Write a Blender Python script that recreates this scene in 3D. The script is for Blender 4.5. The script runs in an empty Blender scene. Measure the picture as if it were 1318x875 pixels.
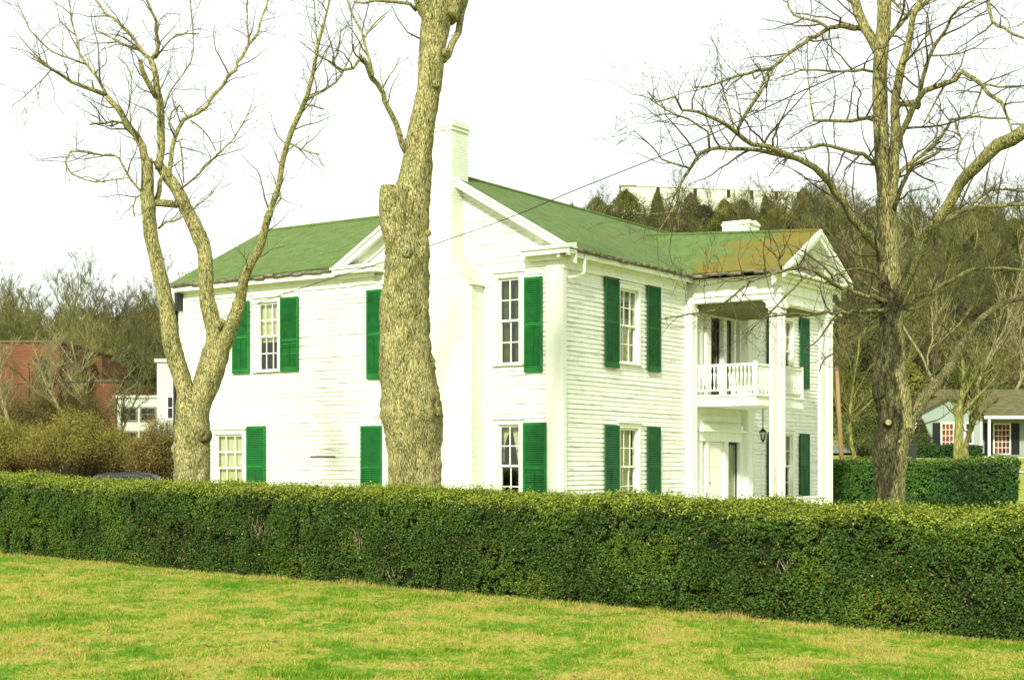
import bpy, math, random
import numpy as np
from mathutils import Vector, Matrix

# ------------------------------------------------------------------ camera, sky, sun, exposure
ZE = 2.3                       # eye height above the lawn at the camera
F, CX, HY = 1900.0, 659.0, 600.0
scene = bpy.context.scene
C = scene.collection
cam_d = bpy.data.cameras.new("camera"); cam = bpy.data.objects.new("camera", cam_d); C.objects.link(cam)
cam.location = (0, 0, ZE); cam.rotation_euler = (math.pi/2, 0, 0)
cam_d.sensor_width = 36; cam_d.lens = F/1318*36
cam_d.shift_y = (HY-437.5)/1318
cam_d.clip_start = 0.1; cam_d.clip_end = 3000
scene.camera = cam
SUN_EL = math.radians(31)
sx, sy = -0.27, -0.963
sun_vec = Vector((sx*math.cos(SUN_EL), sy*math.cos(SUN_EL), math.sin(SUN_EL))).normalized()
w = bpy.data.worlds.new("World"); scene.world = w; w.use_nodes = True
nt = w.node_tree; nt.nodes.clear()
sky = nt.nodes.new("ShaderNodeTexSky"); sky.sky_type = 'NISHITA'; sky.sun_disc = False
sky.sun_elevation = SUN_EL; sky.sun_rotation = math.atan2(sx, sy); sky.dust_density = 4; sky.air_density = 1.2
mx = nt.nodes.new("ShaderNodeMix"); mx.data_type = 'RGBA'; mx.inputs[0].default_value = 0.82   # thin white cloud over the whole sky
mx.inputs[7].default_value = (9.1, 9.7, 8.8, 1)
bg = nt.nodes.new("ShaderNodeBackground"); bg.inputs[1].default_value = 0.1
wo = nt.nodes.new("ShaderNodeOutputWorld")
nt.links.new(sky.outputs[0], mx.inputs[6]); nt.links.new(mx.outputs[2], bg.inputs[0]); nt.links.new(bg.outputs[0], wo.inputs[0])
sl = bpy.data.lights.new("sun", 'SUN'); sl.energy = 3.6; sl.angle = math.radians(4.5); sl.color = (1, 0.985, 0.84)
so = bpy.data.objects.new("sun", sl); C.objects.link(so); so.rotation_euler = sun_vec.to_track_quat('Z', 'Y').to_euler()
so.location = (0, -20, 60)
vs = scene.view_settings; vs.view_transform = 'Standard'; vs.look = 'None'; vs.gamma = 1; vs.use_curve_mapping = False
vs.exposure = 0.58
scene.cycles.max_bounces = 6; scene.cycles.transparent_max_bounces = 12; scene.cycles.use_denoising = True

# ------------------------------------------------------------------ helpers
def P(px, py, d):
    return Vector(((px-CX)/F*d, d, ZE+(HY-py)/F*d))
def tag(o, label=None, cat=None, group=None, kind=None):
    if label: o['label'] = label
    if cat: o['category'] = cat
    if group: o['group'] = group
    if kind: o['kind'] = kind
    return o
def empty(name, loc=(0, 0, 0), rz=0, parent=None):
    o = bpy.data.objects.new(name, None); C.objects.link(o); o.location = loc; o.rotation_euler = (0, 0, rz)
    o.empty_display_size = 0.2
    if parent: o.parent = parent
    return o
def np_mesh(name, V, Fc, mat, parent=None, col=None, loc=None, smooth=False):
    """V (n,3); Fc (m,k) all the same k; col (m,3) or (n,3) colour"""
    V = np.asarray(V, dtype=np.float32); Fc = np.asarray(Fc, dtype=np.int32)
    if loc is not None: V = V-np.array(loc, dtype=np.float32)
    m = bpy.data.meshes.new(name)
    k = Fc.shape[1]
    m.vertices.add(len(V)); m.vertices.foreach_set('co', V.ravel())
    m.loops.add(Fc.size); m.loops.foreach_set('vertex_index', Fc.ravel())
    m.polygons.add(len(Fc)); m.polygons.foreach_set('loop_start', np.arange(0, Fc.size, k, dtype=np.int32))
    m.polygons.foreach_set('loop_total', np.full(len(Fc), k, dtype=np.int32))
    if smooth: m.polygons.foreach_set('use_smooth', np.ones(len(Fc), dtype=bool))
    m.update(calc_edges=True)
    if col is not None:
        a = m.color_attributes.new('Col', 'FLOAT_COLOR', 'POINT')
        c = np.ones((len(V), 4), dtype=np.float32); c[:, :3] = col
        a.data.foreach_set('color', c.ravel())
    m.materials.append(mat)
    o = bpy.data.objects.new(name, m); C.objects.link(o)
    if parent: o.parent = parent
    if loc is not None: o.location = loc
    return o
class MB:
    def __init__(s): s.v = []; s.f = []; s.c = []; s.marks = []
    def mark(s): s.marks.append((len(s.v), len(s.f)))
    def add(s, vs_, fs, c=None):
        b = len(s.v); s.v += [tuple(x) for x in vs_]; s.f += [tuple(i+b for i in f) for f in fs]
        s.c += [c or (1, 1, 1)]*len(vs_)
    def box(s, x0, x1, y0, y1, z0, z1, c=None):
        x0, x1 = min(x0, x1), max(x0, x1); y0, y1 = min(y0, y1), max(y0, y1); z0, z1 = min(z0, z1), max(z0, z1)
        s.add([(x0,y0,z0),(x1,y0,z0),(x1,y1,z0),(x0,y1,z0),(x0,y0,z1),(x1,y0,z1),(x1,y1,z1),(x0,y1,z1)],
              [(0,3,2,1),(4,5,6,7),(0,1,5,4),(1,2,6,5),(2,3,7,6),(3,0,4,7)], c)
    def hexa(s, p, c=None):        # 8 points, same order as box
        s.add(p, [(0,3,2,1),(4,5,6,7),(0,1,5,4),(1,2,6,5),(2,3,7,6),(3,0,4,7)], c)
    def prism(s, poly, off):       # polygon of 3d points extruded by off
        n = len(poly); off = Vector(off); a = [Vector(p) for p in poly]; b = [p+off for p in a]
        s.add(a+b, [tuple(range(n))[::-1], tuple(range(n, 2*n))]+[(i, (i+1) % n, n+(i+1) % n, n+i) for i in range(n)])
    def tube(s, pts, rad, n=8, cap=True, rough=0, rng=None, colf=None):
        pts = [Vector(p) for p in pts]; b = len(s.v); k = len(pts)
        t = (pts[1]-pts[0]).normalized(); up = Vector((0, 1, 0)) if abs(t.y) < .9 else Vector((1, 0, 0))
        nx = t.cross(up).normalized()
        for i in range(k):
            t = (pts[min(i+1, k-1)]-pts[max(i-1, 0)])
            if t.length < 1e-6: t = Vector((0, 0, 1))
            t.normalize(); nx = (nx-t*nx.dot(t)).normalized(); ny = t.cross(nx)
            for j in range(n):
                a = 2*math.pi*j/n
                d = nx*math.cos(a)+ny*math.sin(a); r = rad[i]
                if rough:
                    q = pts[i]+d*r
                    r *= 1+rough*(vnoise(q.x*2.2, q.y*2.2, q.z*1.3)-.5)*1.6+rough*(vnoise(q.x*11, q.y*11, q.z*4)-.5)*1.1+rough*(vnoise(q.x*30, q.y*30, q.z*9)-.5)*.8
                q = pts[i]+d*r
                s.v.append(tuple(q)); s.c.append(colf(q, d) if colf else (1, 1, 1))
        for i in range(k-1):
            for j in range(n):
                s.f.append((b+i*n+j, b+i*n+(j+1) % n, b+(i+1)*n+(j+1) % n, b+(i+1)*n+j))
        if cap:
            s.f.append(tuple(b+j for j in range(n))[::-1]); s.f.append(tuple(b+(k-1)*n+j for j in range(n)))
    def build(s, name, mat, parent=None, loc=None, smooth=False, usecol=False):
        m = bpy.data.meshes.new(name)
        vv = s.v if loc is None else [(a-loc[0], b-loc[1], c-loc[2]) for a, b, c in s.v]
        m.from_pydata(vv, [], s.f); m.materials.append(mat)
        if smooth: m.polygons.foreach_set('use_smooth', [True]*len(m.polygons))
        if usecol:
            a = m.color_attributes.new('Col', 'FLOAT_COLOR', 'POINT')
            a.data.foreach_set('color', [x for c in s.c for x in (*c, 1)])
        m.update()
        o = bpy.data.objects.new(name, m); C.objects.link(o)
        if parent: o.parent = parent
        if loc is not None: o.location = loc
        return o
def build_split(mb, name, mat, parent, **kw):
    """one object for each marked piece"""
    cuts = sorted(set(mb.marks))+[(len(mb.v), len(mb.f))]; a = (0, 0); out = []
    for c in cuts:
        if c[1] > a[1]:
            q = MB(); q.v = mb.v[a[0]:c[0]]; q.c = mb.c[a[0]:c[0]]; q.f = [tuple(i-a[0] for i in f) for f in mb.f[a[1]:c[1]]]
            out.append(q.build(name, mat, parent, **kw))
        a = c
    return out
def _h(i, j, k):
    n = (i*374761393+j*668265263+k*2147483647*7) & 0xffffffff
    n = ((n ^ (n >> 13))*1274126177) & 0xffffffff
    return ((n ^ (n >> 16)) & 0xffff)/65535.0
def vnoise(x, y, z):
    i, j, k = math.floor(x), math.floor(y), math.floor(z); a, b, c = x-i, y-j, z-k
    a, b, c = a*a*(3-2*a), b*b*(3-2*b), c*c*(3-2*c)
    def L(p, q, t): return p+(q-p)*t
    return L(L(L(_h(i,j,k),_h(i+1,j,k),a),L(_h(i,j+1,k),_h(i+1,j+1,k),a),b),L(L(_h(i,j,k+1),_h(i+1,j,k+1),a),L(_h(i,j+1,k+1),_h(i+1,j+1,k+1),a),b),c)
def nnoise(p, s=1.0, seed=0):     # vectorised value noise, p (n,3)
    q = np.asarray(p, dtype=np.float64)*s+seed*17.3; i = np.floor(q).astype(np.int64); f = q-i; f = f*f*(3-2*f)
    def h(a, b, c):
        n = (a*374761393+b*668265263+c*1442695041) & 0xffffffff
        n = ((n ^ (n >> 13))*1274126177) & 0xffffffff
        return ((n ^ (n >> 16)) & 0xffff)/65535.0
    r = 0
    for dx in (0, 1):
        for dy in (0, 1):
            for dz in (0, 1):
                wgt = (f[:, 0] if dx else 1-f[:, 0])*(f[:, 1] if dy else 1-f[:, 1])*(f[:, 2] if dz else 1-f[:, 2])
                r = r+wgt*h(i[:, 0]+dx, i[:, 1]+dy, i[:, 2]+dz)
    return r
def smooth_path(pts, rad, step):
    """Catmull-Rom through pts, samples about every step metres"""
    n = len(pts); op, orr = [], []
    for i in range(n-1):
        p0, p1, p2, p3 = pts[max(i-1, 0)], pts[i], pts[i+1], pts[min(i+2, n-1)]
        k = max(1, int((p2-p1).length/step))
        for j in range(k):
            t = j/k
            op.append(.5*((2*p1)+(p2-p0)*t+(2*p0-5*p1+4*p2-p3)*t*t+(3*p1-p0-3*p2+p3)*t**3)); orr.append(rad[i]+(rad[i+1]-rad[i])*t)
    op.append(pts[-1]); orr.append(rad[-1])
    return op, orr

# ------------------------------------------------------------------ materials
def nodes(name):
    m = bpy.data.materials.new(name); m.use_nodes = True; n = m.node_tree
    b = n.nodes['Principled BSDF']; b.inputs['Roughness'].default_value = .8
    b.inputs['Specular IOR Level'].default_value = .25
    return m, n, b
def N(n, t, **kw):
    x = n.nodes.new(t)
    for k, v in kw.items(): setattr(x, k, v)
    return x
def ramp(n, src, stops):
    r = N(n, 'ShaderNodeValToRGB'); e = r.color_ramp.elements
    while len(e) > 1: e.remove(e[-1])
    e[0].position = stops[0][0]; c = stops[0][1]; e[0].color = (*c, 1) if len(c) == 3 else c
    for p, c in stops[1:]:
        q = e.new(p); q.color = (*c, 1)
    n.links.new(src, r.inputs[0]); return r.outputs[0]
def coords(n, scale=(1, 1, 1), kind='Object'):
    tc = N(n, 'ShaderNodeTexCoord'); mp = N(n, 'ShaderNodeMapping'); mp.inputs['Scale'].default_value = scale
    n.links.new(tc.outputs[kind], mp.inputs[0]); return mp.outputs[0]
def noise(n, vec, scale, detail=4, rough=.55, dist=0):
    x = N(n, 'ShaderNodeTexNoise'); x.inputs['Scale'].default_value = scale; x.inputs['Detail'].default_value = detail
    x.inputs['Roughness'].default_value = rough; x.inputs['Distortion'].default_value = dist
    n.links.new(vec, x.inputs['Vector']); return x.outputs[0]
def mix(n, fac, a, b, typ='MIX'):
    x = N(n, 'ShaderNodeMix', data_type='RGBA', blend_type=typ)
    for i, s in ((0, fac), (6, a), (7, b)):
        if isinstance(s, (int, float)): x.inputs[i].default_value = s
        elif isinstance(s, tuple): x.inputs[i].default_value = (*s, 1)
        else: n.links.new(s, x.inputs[i])
    return x.outputs[2]
def bump(n, b, h, strength=.3, dist=.02):
    x = N(n, 'ShaderNodeBump'); x.inputs['Strength'].default_value = strength; x.inputs['Distance'].default_value = dist
    n.links.new(h, x.inputs['Height']); n.links.new(x.outputs[0], b.inputs['Normal'])
def simple(name, c, rough=.8, var=.12, scale=4, bmp=0, sc=(1, 1, 1)):
    m, n, b = nodes(name); v = coords(n, sc); x = noise(n, v, scale)
    lo = tuple(k*(1-var) for k in c); hi = tuple(min(1, k*(1+var)) for k in c)
    n.links.new(ramp(n, x, [(.3, lo), (.7, hi)]), b.inputs['Base Color']); b.inputs['Roughness'].default_value = rough
    if bmp: bump(n, b, noise(n, v, scale*8), bmp, .01)
    return m
M = {}
def mk_paint(name, c, grime):
    m, n, b = nodes(name); b.inputs['Roughness'].default_value = .6
    v = coords(n, (1, 1, 1)); streak = coords(n, (.7, .7, 9)); drip = coords(n, (5, 5, .5))
    a = ramp(n, noise(n, streak, 1.4, 6, .7), [(.36, grime), (.47, c)])
    d = ramp(n, noise(n, drip, 1.2, 5, .6), [(.3, tuple(k*.86 for k in c)), (.55, (1, 1, 1))])
    col = mix(n, .38, a, c); col = mix(n, .35, col, d, 'MULTIPLY')
    n.links.new(col, b.inputs['Base Color']); bump(n, b, noise(n, v, 30, 3), .12, .004); return m
M['siding'] = mk_paint('weathered_white_siding', (.77, .80, .72), (.30, .31, .22))
M['trim'] = mk_paint('white_trim_paint', (.79, .82, .73), (.75, .78, .67))
M['green'] = simple('shutter_green', (.009, .140, .022), .5, .35, 1.6)
M['green2'] = simple('shutter_green_deep', (.007, .085, .018), .5, .25, 3)
M['louver'] = simple('shutter_louver_green', (.006, .105, .016), .5, .2, 5)
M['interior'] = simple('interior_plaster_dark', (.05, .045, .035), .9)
M['curtain'] = simple('cream_curtain', (.72, .70, .50), .9, .1, 3)
M['greycurtain'] = simple('grey_lace_curtain', (.42, .45, .36), .9, .1, 3)
M['olivecurtain'] = simple('olive_drape', (.07, .11, .03), .9, .15, 3)
M['metal'] = simple('dark_metal', (.03, .03, .03), .5)
M['gutter'] = simple('weathered_gutter', (.16, .14, .10), .85, .6, 6, .5)
M['door'] = simple('white_door_paint', (.76, .76, .66), .5, .04)
M['brass'] = simple('old_brass', (.2, .13, .05), .4)
m, n, b = nodes('window_glass'); n.nodes.remove(b); out = n.nodes['Material Output']
g = N(n, 'ShaderNodeBsdfGlossy'); g.inputs['Roughness'].default_value = .03; g.inputs[0].default_value = (.9, .9, .85, 1)
t = N(n, 'ShaderNodeBsdfTransparent'); t.inputs[0].default_value = (.86, .88, .82, 1)
ms = N(n, 'ShaderNodeMixShader'); ms.inputs[0].default_value = .055
n.links.new(t.outputs[0], ms.inputs[1]); n.links.new(g.outputs[0], ms.inputs[2]); n.links.new(ms.outputs[0], out.inputs[0])
M['glass'] = m
# painted brick
m, n, b = nodes('white_painted_brick'); br = N(n, 'ShaderNodeTexBrick'); tc = N(n, 'ShaderNodeTexCoord')
sp = N(n, 'ShaderNodeSeparateXYZ'); ad = N(n, 'ShaderNodeMath'); cb = N(n, 'ShaderNodeCombineXYZ')
n.links.new(tc.outputs['Object'], sp.inputs[0]); n.links.new(sp.outputs[0], ad.inputs[0]); n.links.new(sp.outputs[1], ad.inputs[1])
n.links.new(ad.outputs[0], cb.inputs[0]); n.links.new(sp.outputs[2], cb.inputs[1]); n.links.new(cb.outputs[0], br.inputs['Vector'])
br.inputs['Scale'].default_value = 1; br.inputs['Brick Width'].default_value = .21; br.inputs['Row Height'].default_value = .075; br.inputs['Mortar Size'].default_value = .009
br.inputs['Color1'].default_value = (.77, .82, .72, 1); br.inputs['Color2'].default_value = (.70, .73, .61, 1); br.inputs['Mortar'].default_value = (.58, .62, .50, 1)
x = ramp(n, noise(n, coords(n, (1.5, 1.5, .5)), 1.3, 5, .6), [(.35, (.80, .85, .72)), (.6, (1, 1, 1))])
n.links.new(mix(n, .5, br.outputs[0], x, 'MULTIPLY'), b.inputs['Base Color']); bump(n, b, br.outputs[1], -.5, .01); M['chimney'] = m
# roofs
def mk_roof(name, lichen):
    m, n, b = nodes(name); v = coords(n)
    sp = N(n, 'ShaderNodeSeparateXYZ'); n.links.new(v, sp.inputs[0])
    rows = N(n, 'ShaderNodeMath', operation='MULTIPLY'); rows.inputs[1].default_value = 1/.085; n.links.new(sp.outputs[2], rows.inputs[0])
    fr_ = N(n, 'ShaderNodeMath', operation='FRACT'); n.links.new(rows.outputs[0], fr_.inputs[0])
    fine = noise(n, v, 22, 4, .7); c = ramp(n, fine, [(.25, (.060, .108, .040)), (.5, (.100, .160, .042)), (.78, (.175, .243, .078))])
    big = ramp(n, noise(n, coords(n, (.5, .5, .9)), 1.1, 5, .65), [(.52, (0, 0, 0)), (.8, (.8, .8, .8))])
    c = mix(n, big, c, (.13, .135, .045)); blot = ramp(n, noise(n, coords(n, (1, 1, 1)), 3.2, 5, .7), [(.35, (.72, .74, .70)), (.62, (1.12, 1.1, 1.1))]); c = mix(n, .8, c, blot, 'MULTIPLY')
    if lichen:
        # rust-coloured growth over the outer, lower half of this roof
        g_ = N(n, 'ShaderNodeMath', operation='MULTIPLY_ADD'); g_.inputs[1].default_value = -.33; g_.inputs[2].default_value = -.42+.38*8.2; n.links.new(sp.outputs[1], g_.inputs[0])
        h_ = N(n, 'ShaderNodeMath', operation='MULTIPLY_ADD'); h_.inputs[1].default_value = -.38; n.links.new(sp.outputs[2], h_.inputs[0]); n.links.new(g_.outputs[0], h_.inputs[2])
        a_ = N(n, 'ShaderNodeMath', operation='MULTIPLY_ADD'); a_.inputs[1].default_value = 2.0
        n.links.new(noise(n, v, 1.5, 7, .7), a_.inputs[0]); n.links.new(h_.outputs[0], a_.inputs[2])
        k = ramp(n, a_.outputs[0], [(.66, (0, 0, 0)), (1.0, (1, 1, 1))])
        lc = ramp(n, noise(n, v, 5, 5, .7), [(.30, (.085, .13, .035)), (.47, (.145, .138, .025)), (.68, (.235, .125, .018))])
        c = mix(n, k, c, lc)
    edge = ramp(n, fr_.outputs[0], [(0, (.5, .5, .5)), (.16, (1, 1, 1))])
    c = mix(n, .8, c, edge, 'MULTIPLY')
    n.links.new(c, b.inputs['Base Color']); b.inputs['Roughness'].default_value = .95; bump(n, b, fine, .5, .01); return m
M['roof'] = mk_roof('green_shingles', False); M['porch_roof'] = mk_roof('rusty_green_shingles', True)
# bark
def mk_bark(name, dark, mid, light, scale=1, usecol=False, rnd=False):
    m, n, b = nodes(name); v = coords(n, (1, 1, .2)); vo = N(n, 'ShaderNodeTexVoronoi', feature='DISTANCE_TO_EDGE')
    wv = N(n, 'ShaderNodeVectorMath', operation='ADD'); nz = N(n, 'ShaderNodeTexNoise'); nz.inputs['Scale'].default_value = 6*scale; n.links.new(v, nz.inputs['Vector'])
    sc = N(n, 'ShaderNodeVectorMath', operation='SCALE'); sc.inputs['Scale'].default_value = .16/scale; n.links.new(nz.outputs[1], sc.inputs[0])
    n.links.new(v, wv.inputs[0]); n.links.new(sc.outputs[0], wv.inputs[1]); n.links.new(wv.outputs[0], vo.inputs['Vector']); vo.inputs['Scale'].default_value = 24*scale
    fine = noise(n, coords(n, (1, 1, .22)), 24*scale, 6, .75)
    ma = N(n, 'ShaderNodeMath', operation='MULTIPLY_ADD'); ma.inputs[1].default_value = 1.1; n.links.new(vo.outputs[0], ma.inputs[0]); n.links.new(fine, ma.inputs[2])
    c = ramp(n, ma.outputs[0], [(.42, dark), (.55, mid), (.80, light)])
    big = ramp(n, noise(n, coords(n, (1, 1, .5)), 2.2*scale, 5, .7), [(.34, (.42, .50, .26)), (.48, (.85, .90, .70)), (.62, (1.2, 1.16, 1.02))])
    c = mix(n, .8, c, big, 'MULTIPLY')
    if usecol:
        at = N(n, 'ShaderNodeVertexColor', layer_name='Col'); c = mix(n, 1.0, c, at.outputs[0], 'MULTIPLY')
    if rnd:
        oi = N(n, 'ShaderNodeObjectInfo'); c = mix(n, 1.0, c, ramp(n, oi.outputs['Random'], [(0, (.55, .5, .42)), (.5, (.95, .95, .85)), (1, (1.5, 1.45, 1.2))]), 'MULTIPLY')
    n.links.new(c, b.inputs['Base Color']); b.inputs['Roughness'].default_value = .95; bump(n, b, ma.outputs[0], .8, .03); return m
M['bark'] = mk_bark('olive_grey_bark', (.018, .014, .005), (.175, .152, .062), (.50, .455, .235), 1.6, True)
M['twig'] = simple('twig_bark', (.085, .068, .035), .9, .3, 3)
M['cutwood'] = simple('pale_cut_wood', (.36, .29, .15), .9, .35, 10, .4, (1, 1, .3))
M['farbark'] = mk_bark('woodland_bark', (.045, .044, .014), (.115, .108, .040), (.215, .205, .09), .25, False, True)
def mk_leaf(name, rough=.55, trans=.25, rnd=False):
    m, n, b = nodes(name); at = N(n, 'ShaderNodeVertexColor', layer_name='Col'); c = at.outputs[0]
    if rnd:
        oi = N(n, 'ShaderNodeObjectInfo'); c = mix(n, 1.0, c, ramp(n, oi.outputs['Random'], [(0, (.6, .65, .6)), (1, (1.4, 1.25, 1.1))]), 'MULTIPLY')
    n.links.new(c, b.inputs['Base Color']); b.inputs['Roughness'].default_value = rough
    tr = N(n, 'ShaderNodeBsdfTranslucent'); n.links.new(c, tr.inputs[0]); mm = N(n, 'ShaderNodeMixShader'); mm.inputs[0].default_value = trans
    n.links.new(b.outputs[0], mm.inputs[1]); n.links.new(tr.outputs[0], mm.inputs[2]); n.links.new(mm.outputs[0], n.nodes['Material Output'].inputs[0]); return m
M['leaf'] = mk_leaf('hedge_leaf', .5, .2); M['cedar'] = mk_leaf('evergreen_needles', .8, .1, True); M['bud'] = mk_leaf('bush_twigs', .8, .2)
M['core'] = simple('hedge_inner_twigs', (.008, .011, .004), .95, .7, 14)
# lawn and ground share one pattern
def grass_colour(n):
    v = coords(n); a = noise(n, v, .8, 5, .65, .4); bb = noise(n, v, 4.2, 5, .72); cc = noise(n, v, 15, 4, .75)
    ma = N(n, 'ShaderNodeMath', operation='MULTIPLY_ADD'); ma.inputs[1].default_value = .9; n.links.new(bb, ma.inputs[0]); n.links.new(a, ma.inputs[2])
    mb = N(n, 'ShaderNodeMath', operation='MULTIPLY_ADD'); mb.inputs[1].default_value = .75; n.links.new(cc, mb.inputs[0]); n.links.new(ma.outputs[0], mb.inputs[2])
    return ramp(n, mb.outputs[0], [(.86, (.40, .34, .13)), (1.02/1.0*.98, (.33, .34, .08)), (1.0, (.24, .34, .05))]), mb.outputs[0], v
def mk_ground():
    m, n, b = nodes('lawn_and_litter'); tmp, fac, v = grass_colour(n)
    sc = N(n, 'ShaderNodeMapRange'); sc.inputs[1].default_value = .98; sc.inputs[2].default_value = 1.64; n.links.new(fac, sc.inputs[0])
    g_ = ramp(n, sc.outputs[0], [(.12, (.36, .27, .08)), (.38, (.38, .33, .07)), (.52, (.27, .31, .03)), (.72, (.12, .22, .012))])
    sp = N(n, 'ShaderNodeSeparateXYZ'); n.links.new(v, sp.inputs[0])
    mr = N(n, 'ShaderNodeMapRange'); mr.inputs[1].default_value = 96; mr.inputs[2].default_value = 118; n.links.new(sp.outputs[1], mr.inputs[0])
    lit = ramp(n, noise(n, v, .35, 6, .7), [(.3, (.10, .07, .03)), (.7, (.24, .17, .08))])
    n.links.new(mix(n, mr.outputs[0], g_, lit), b.inputs['Base Color']); b.inputs['Roughness'].default_value = .95
    bump(n, b, noise(n, v, 30, 5, .7), .7, .03); return m
M['ground'] = mk_ground()
def mk_blade():
    m, n, b = nodes('grass_blades'); tmp, fac, v = grass_colour(n)
    at = N(n, 'ShaderNodeVertexColor', layer_name='Col'); sepc = N(n, 'ShaderNodeSeparateColor'); n.links.new(at.outputs[0], sepc.inputs[0])
    ad = N(n, 'ShaderNodeMath', operation='MULTIPLY_ADD'); ad.inputs[1].default_value = .30; n.links.new(sepc.outputs[0], ad.inputs[0]); n.links.new(fac, ad.inputs[2])
    sc = N(n, 'ShaderNodeMapRange'); sc.inputs[1].default_value = 1.14; sc.inputs[2].default_value = 1.76; n.links.new(ad.outputs[0], sc.inputs[0])
    c = ramp(n, sc.outputs[0], [(.10, (.44, .33, .12)), (.34, (.53, .45, .11)), (.48, (.34, .38, .04)), (.66, (.10, .25, .008))])
    n.links.new(c, b.inputs['Base Color']); tr = N(n, 'ShaderNodeBsdfTranslucent'); n.links.new(c, tr.inputs[0]); mm = N(n, 'ShaderNodeMixShader'); mm.inputs[0].default_value = .3
    n.links.new(b.outputs[0], mm.inputs[1]); n.links.new(tr.outputs[0], mm.inputs[2]); n.links.new(mm.outputs[0], n.nodes['Material Output'].inputs[0]); return m
M['blade'] = mk_blade()
M['asphalt'] = simple('grey_asphalt', (.16, .17, .16), .9, .2, 2, .3)
M['concrete'] = simple('pale_concrete', (.5, .5, .46), .9, .12, 2, .2)
M['stone'] = simple('cream_stone', (.58, .60, .46), .9, .2, .3)
M['pole'] = simple('new_wood_pole', (.28, .19, .085), .8, .15, 3, .2, (1, 1, .1))
M['teal'] = simple('pale_blue_green_siding', (.27, .33, .275), .8, .06, 2)
M['brownroof'] = simple('olive_brown_shingles', (.105, .095, .04), .95, .3, 3, .3)
m, n, b = nodes('red_brick'); br = N(n, 'ShaderNodeTexBrick'); tc = N(n, 'ShaderNodeTexCoord'); sp = N(n, 'ShaderNodeSeparateXYZ'); ad = N(n, 'ShaderNodeMath'); cb = N(n, 'ShaderNodeCombineXYZ')
n.links.new(tc.outputs['Object'], sp.inputs[0]); n.links.new(sp.outputs[0], ad.inputs[0]); n.links.new(sp.outputs[1], ad.inputs[1]); n.links.new(ad.outputs[0], cb.inputs[0]); n.links.new(sp.outputs[2], cb.inputs[1]); n.links.new(cb.outputs[0], br.inputs['Vector'])
br.inputs['Scale'].default_value = 1; br.inputs['Brick Width'].default_value = .3; br.inputs['Row Height'].default_value = .1; br.inputs['Mortar Size'].default_value = .01
br.inputs['Color1'].default_value = (.15, .058, .024, 1); br.inputs['Color2'].default_value = (.105, .044, .020, 1); br.inputs['Mortar'].default_value = (.19, .10, .06, 1)
x = ramp(n, noise(n, coords(n), .5, 4), [(.3, (.7, .7, .7)), (.7, (1.2, 1.1, 1))]); n.links.new(mix(n, 1.0, br.outputs[0], x, 'MULTIPLY'), b.inputs['Base Color']); M['brick'] = m
M['whitewall'] = simple('white_render', (.46, .50, .43), .8, .1, 1)
M['darkglass'] = simple('dark_glass', (.02, .022, .02), .15)
M['warmroom'] = simple('orange_curtain', (.15, .05, .018), .8, .95, 2.5)
M['blacktrim'] = simple('black_shutter', (.01, .013, .01), .5)
M['carpaint'] = simple('dark_car_paint', (.02, .02, .028), .55, .05); M['rubber'] = simple('tyre_rubber', (.02, .02, .02), .9); M['rim'] = simple('wheel_metal', (.4, .4, .4), .4)
M['headlight'] = simple('lamp_lens', (.6, .6, .55), .2); M['tail'] = simple('tail_lens', (.4, .02, .02), .3)

# ------------------------------------------------------------------ terrain
TP = [(0,0,-2.3),(-8,8,-2.2),(8,8,-2.38),(-10.75,31,-1.83),(6.45,18.6,-2.23),(12,14.6,-2.38),(-17,35.5,-1.68),(-2.15,24.8,-2.03),(-14,18,-2.05),
(1.2,36,-2.2),(-10,43,-1.9),(10,50,-1.85),(0,46,-2.1),(9,43,-2.0),(16.4,48,-1.8),(17,60,-1.2),(25,75,-.6),(28,85,0),(33,95,.62),(24,95,.75),(24,105,1.45),(45,105,2),
(-13,45,-1.6),(-14,50,-1.5),(-17,56,-1.2),(-24,75,0),(-30,90,1.6),(-55,90,1.8),(5,60,-1.5),(0,85,-.2),(-40,50,-1),(35,50,-1.6),(40,30,-2),(-40,20,-1.9),
(30,140,11),(60,140,11),(100,140,11),(40,180,23),(70,180,24),(110,180,24),(50,220,34),(25,235,35),(90,240,36),(20,262,44),(60,262,44),(45,262,45),(90,270,42),
(-30,150,6),(-60,150,6),(-100,150,6),(-72,200,14),(-45,200,14.5),(-22,215,19),(-110,200,14),(0,240,31),(0,150,8),(10,120,3.5),(40,118,4.5),(-20,115,2.5),(-60,115,2.5),(70,115,4.5),
(-300,500,25),(300,500,45),(0,600,50),(0,400,50),(-300,200,16),(300,200,35),(0,-80,-2.6),(-300,-80,-2.6),(300,-80,-2.6),(-150,60,-.5),(150,60,0),(-60,240,22),(-120,300,25),(100,320,48)]
TP = np.array(TP, float); sc_ = 100.0
def _U(r2): return np.where(r2 > 0, r2*np.log(r2+1e-12), 0)
_X = TP[:, :2]/sc_; _D = ((_X[:, None]-_X[None])**2).sum(-1); _n = len(TP)
_A = np.zeros((_n+3, _n+3)); _A[:_n, :_n] = _U(_D)+np.eye(_n)*1e-5; _A[:_n, _n] = 1; _A[:_n, _n+1:] = _X; _A[_n, :_n] = 1; _A[_n+1:, :_n] = _X.T
_W = np.linalg.solve(_A, np.r_[TP[:, 2], 0, 0, 0])
def hts(x, y):
    q = np.stack([np.ravel(x), np.ravel(y)], 1)/sc_; out = np.empty(len(q))
    for i in range(0, len(q), 20000):
        s = q[i:i+20000]; d = ((s[:, None]-_X[None])**2).sum(-1); out[i:i+20000] = _U(d)@_W[:_n]+_W[_n]+s@_W[_n+1:]
    return out.reshape(np.shape(x))+ZE
def ht(x, y): return float(hts(np.array([x]), np.array([y]))[0])
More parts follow.
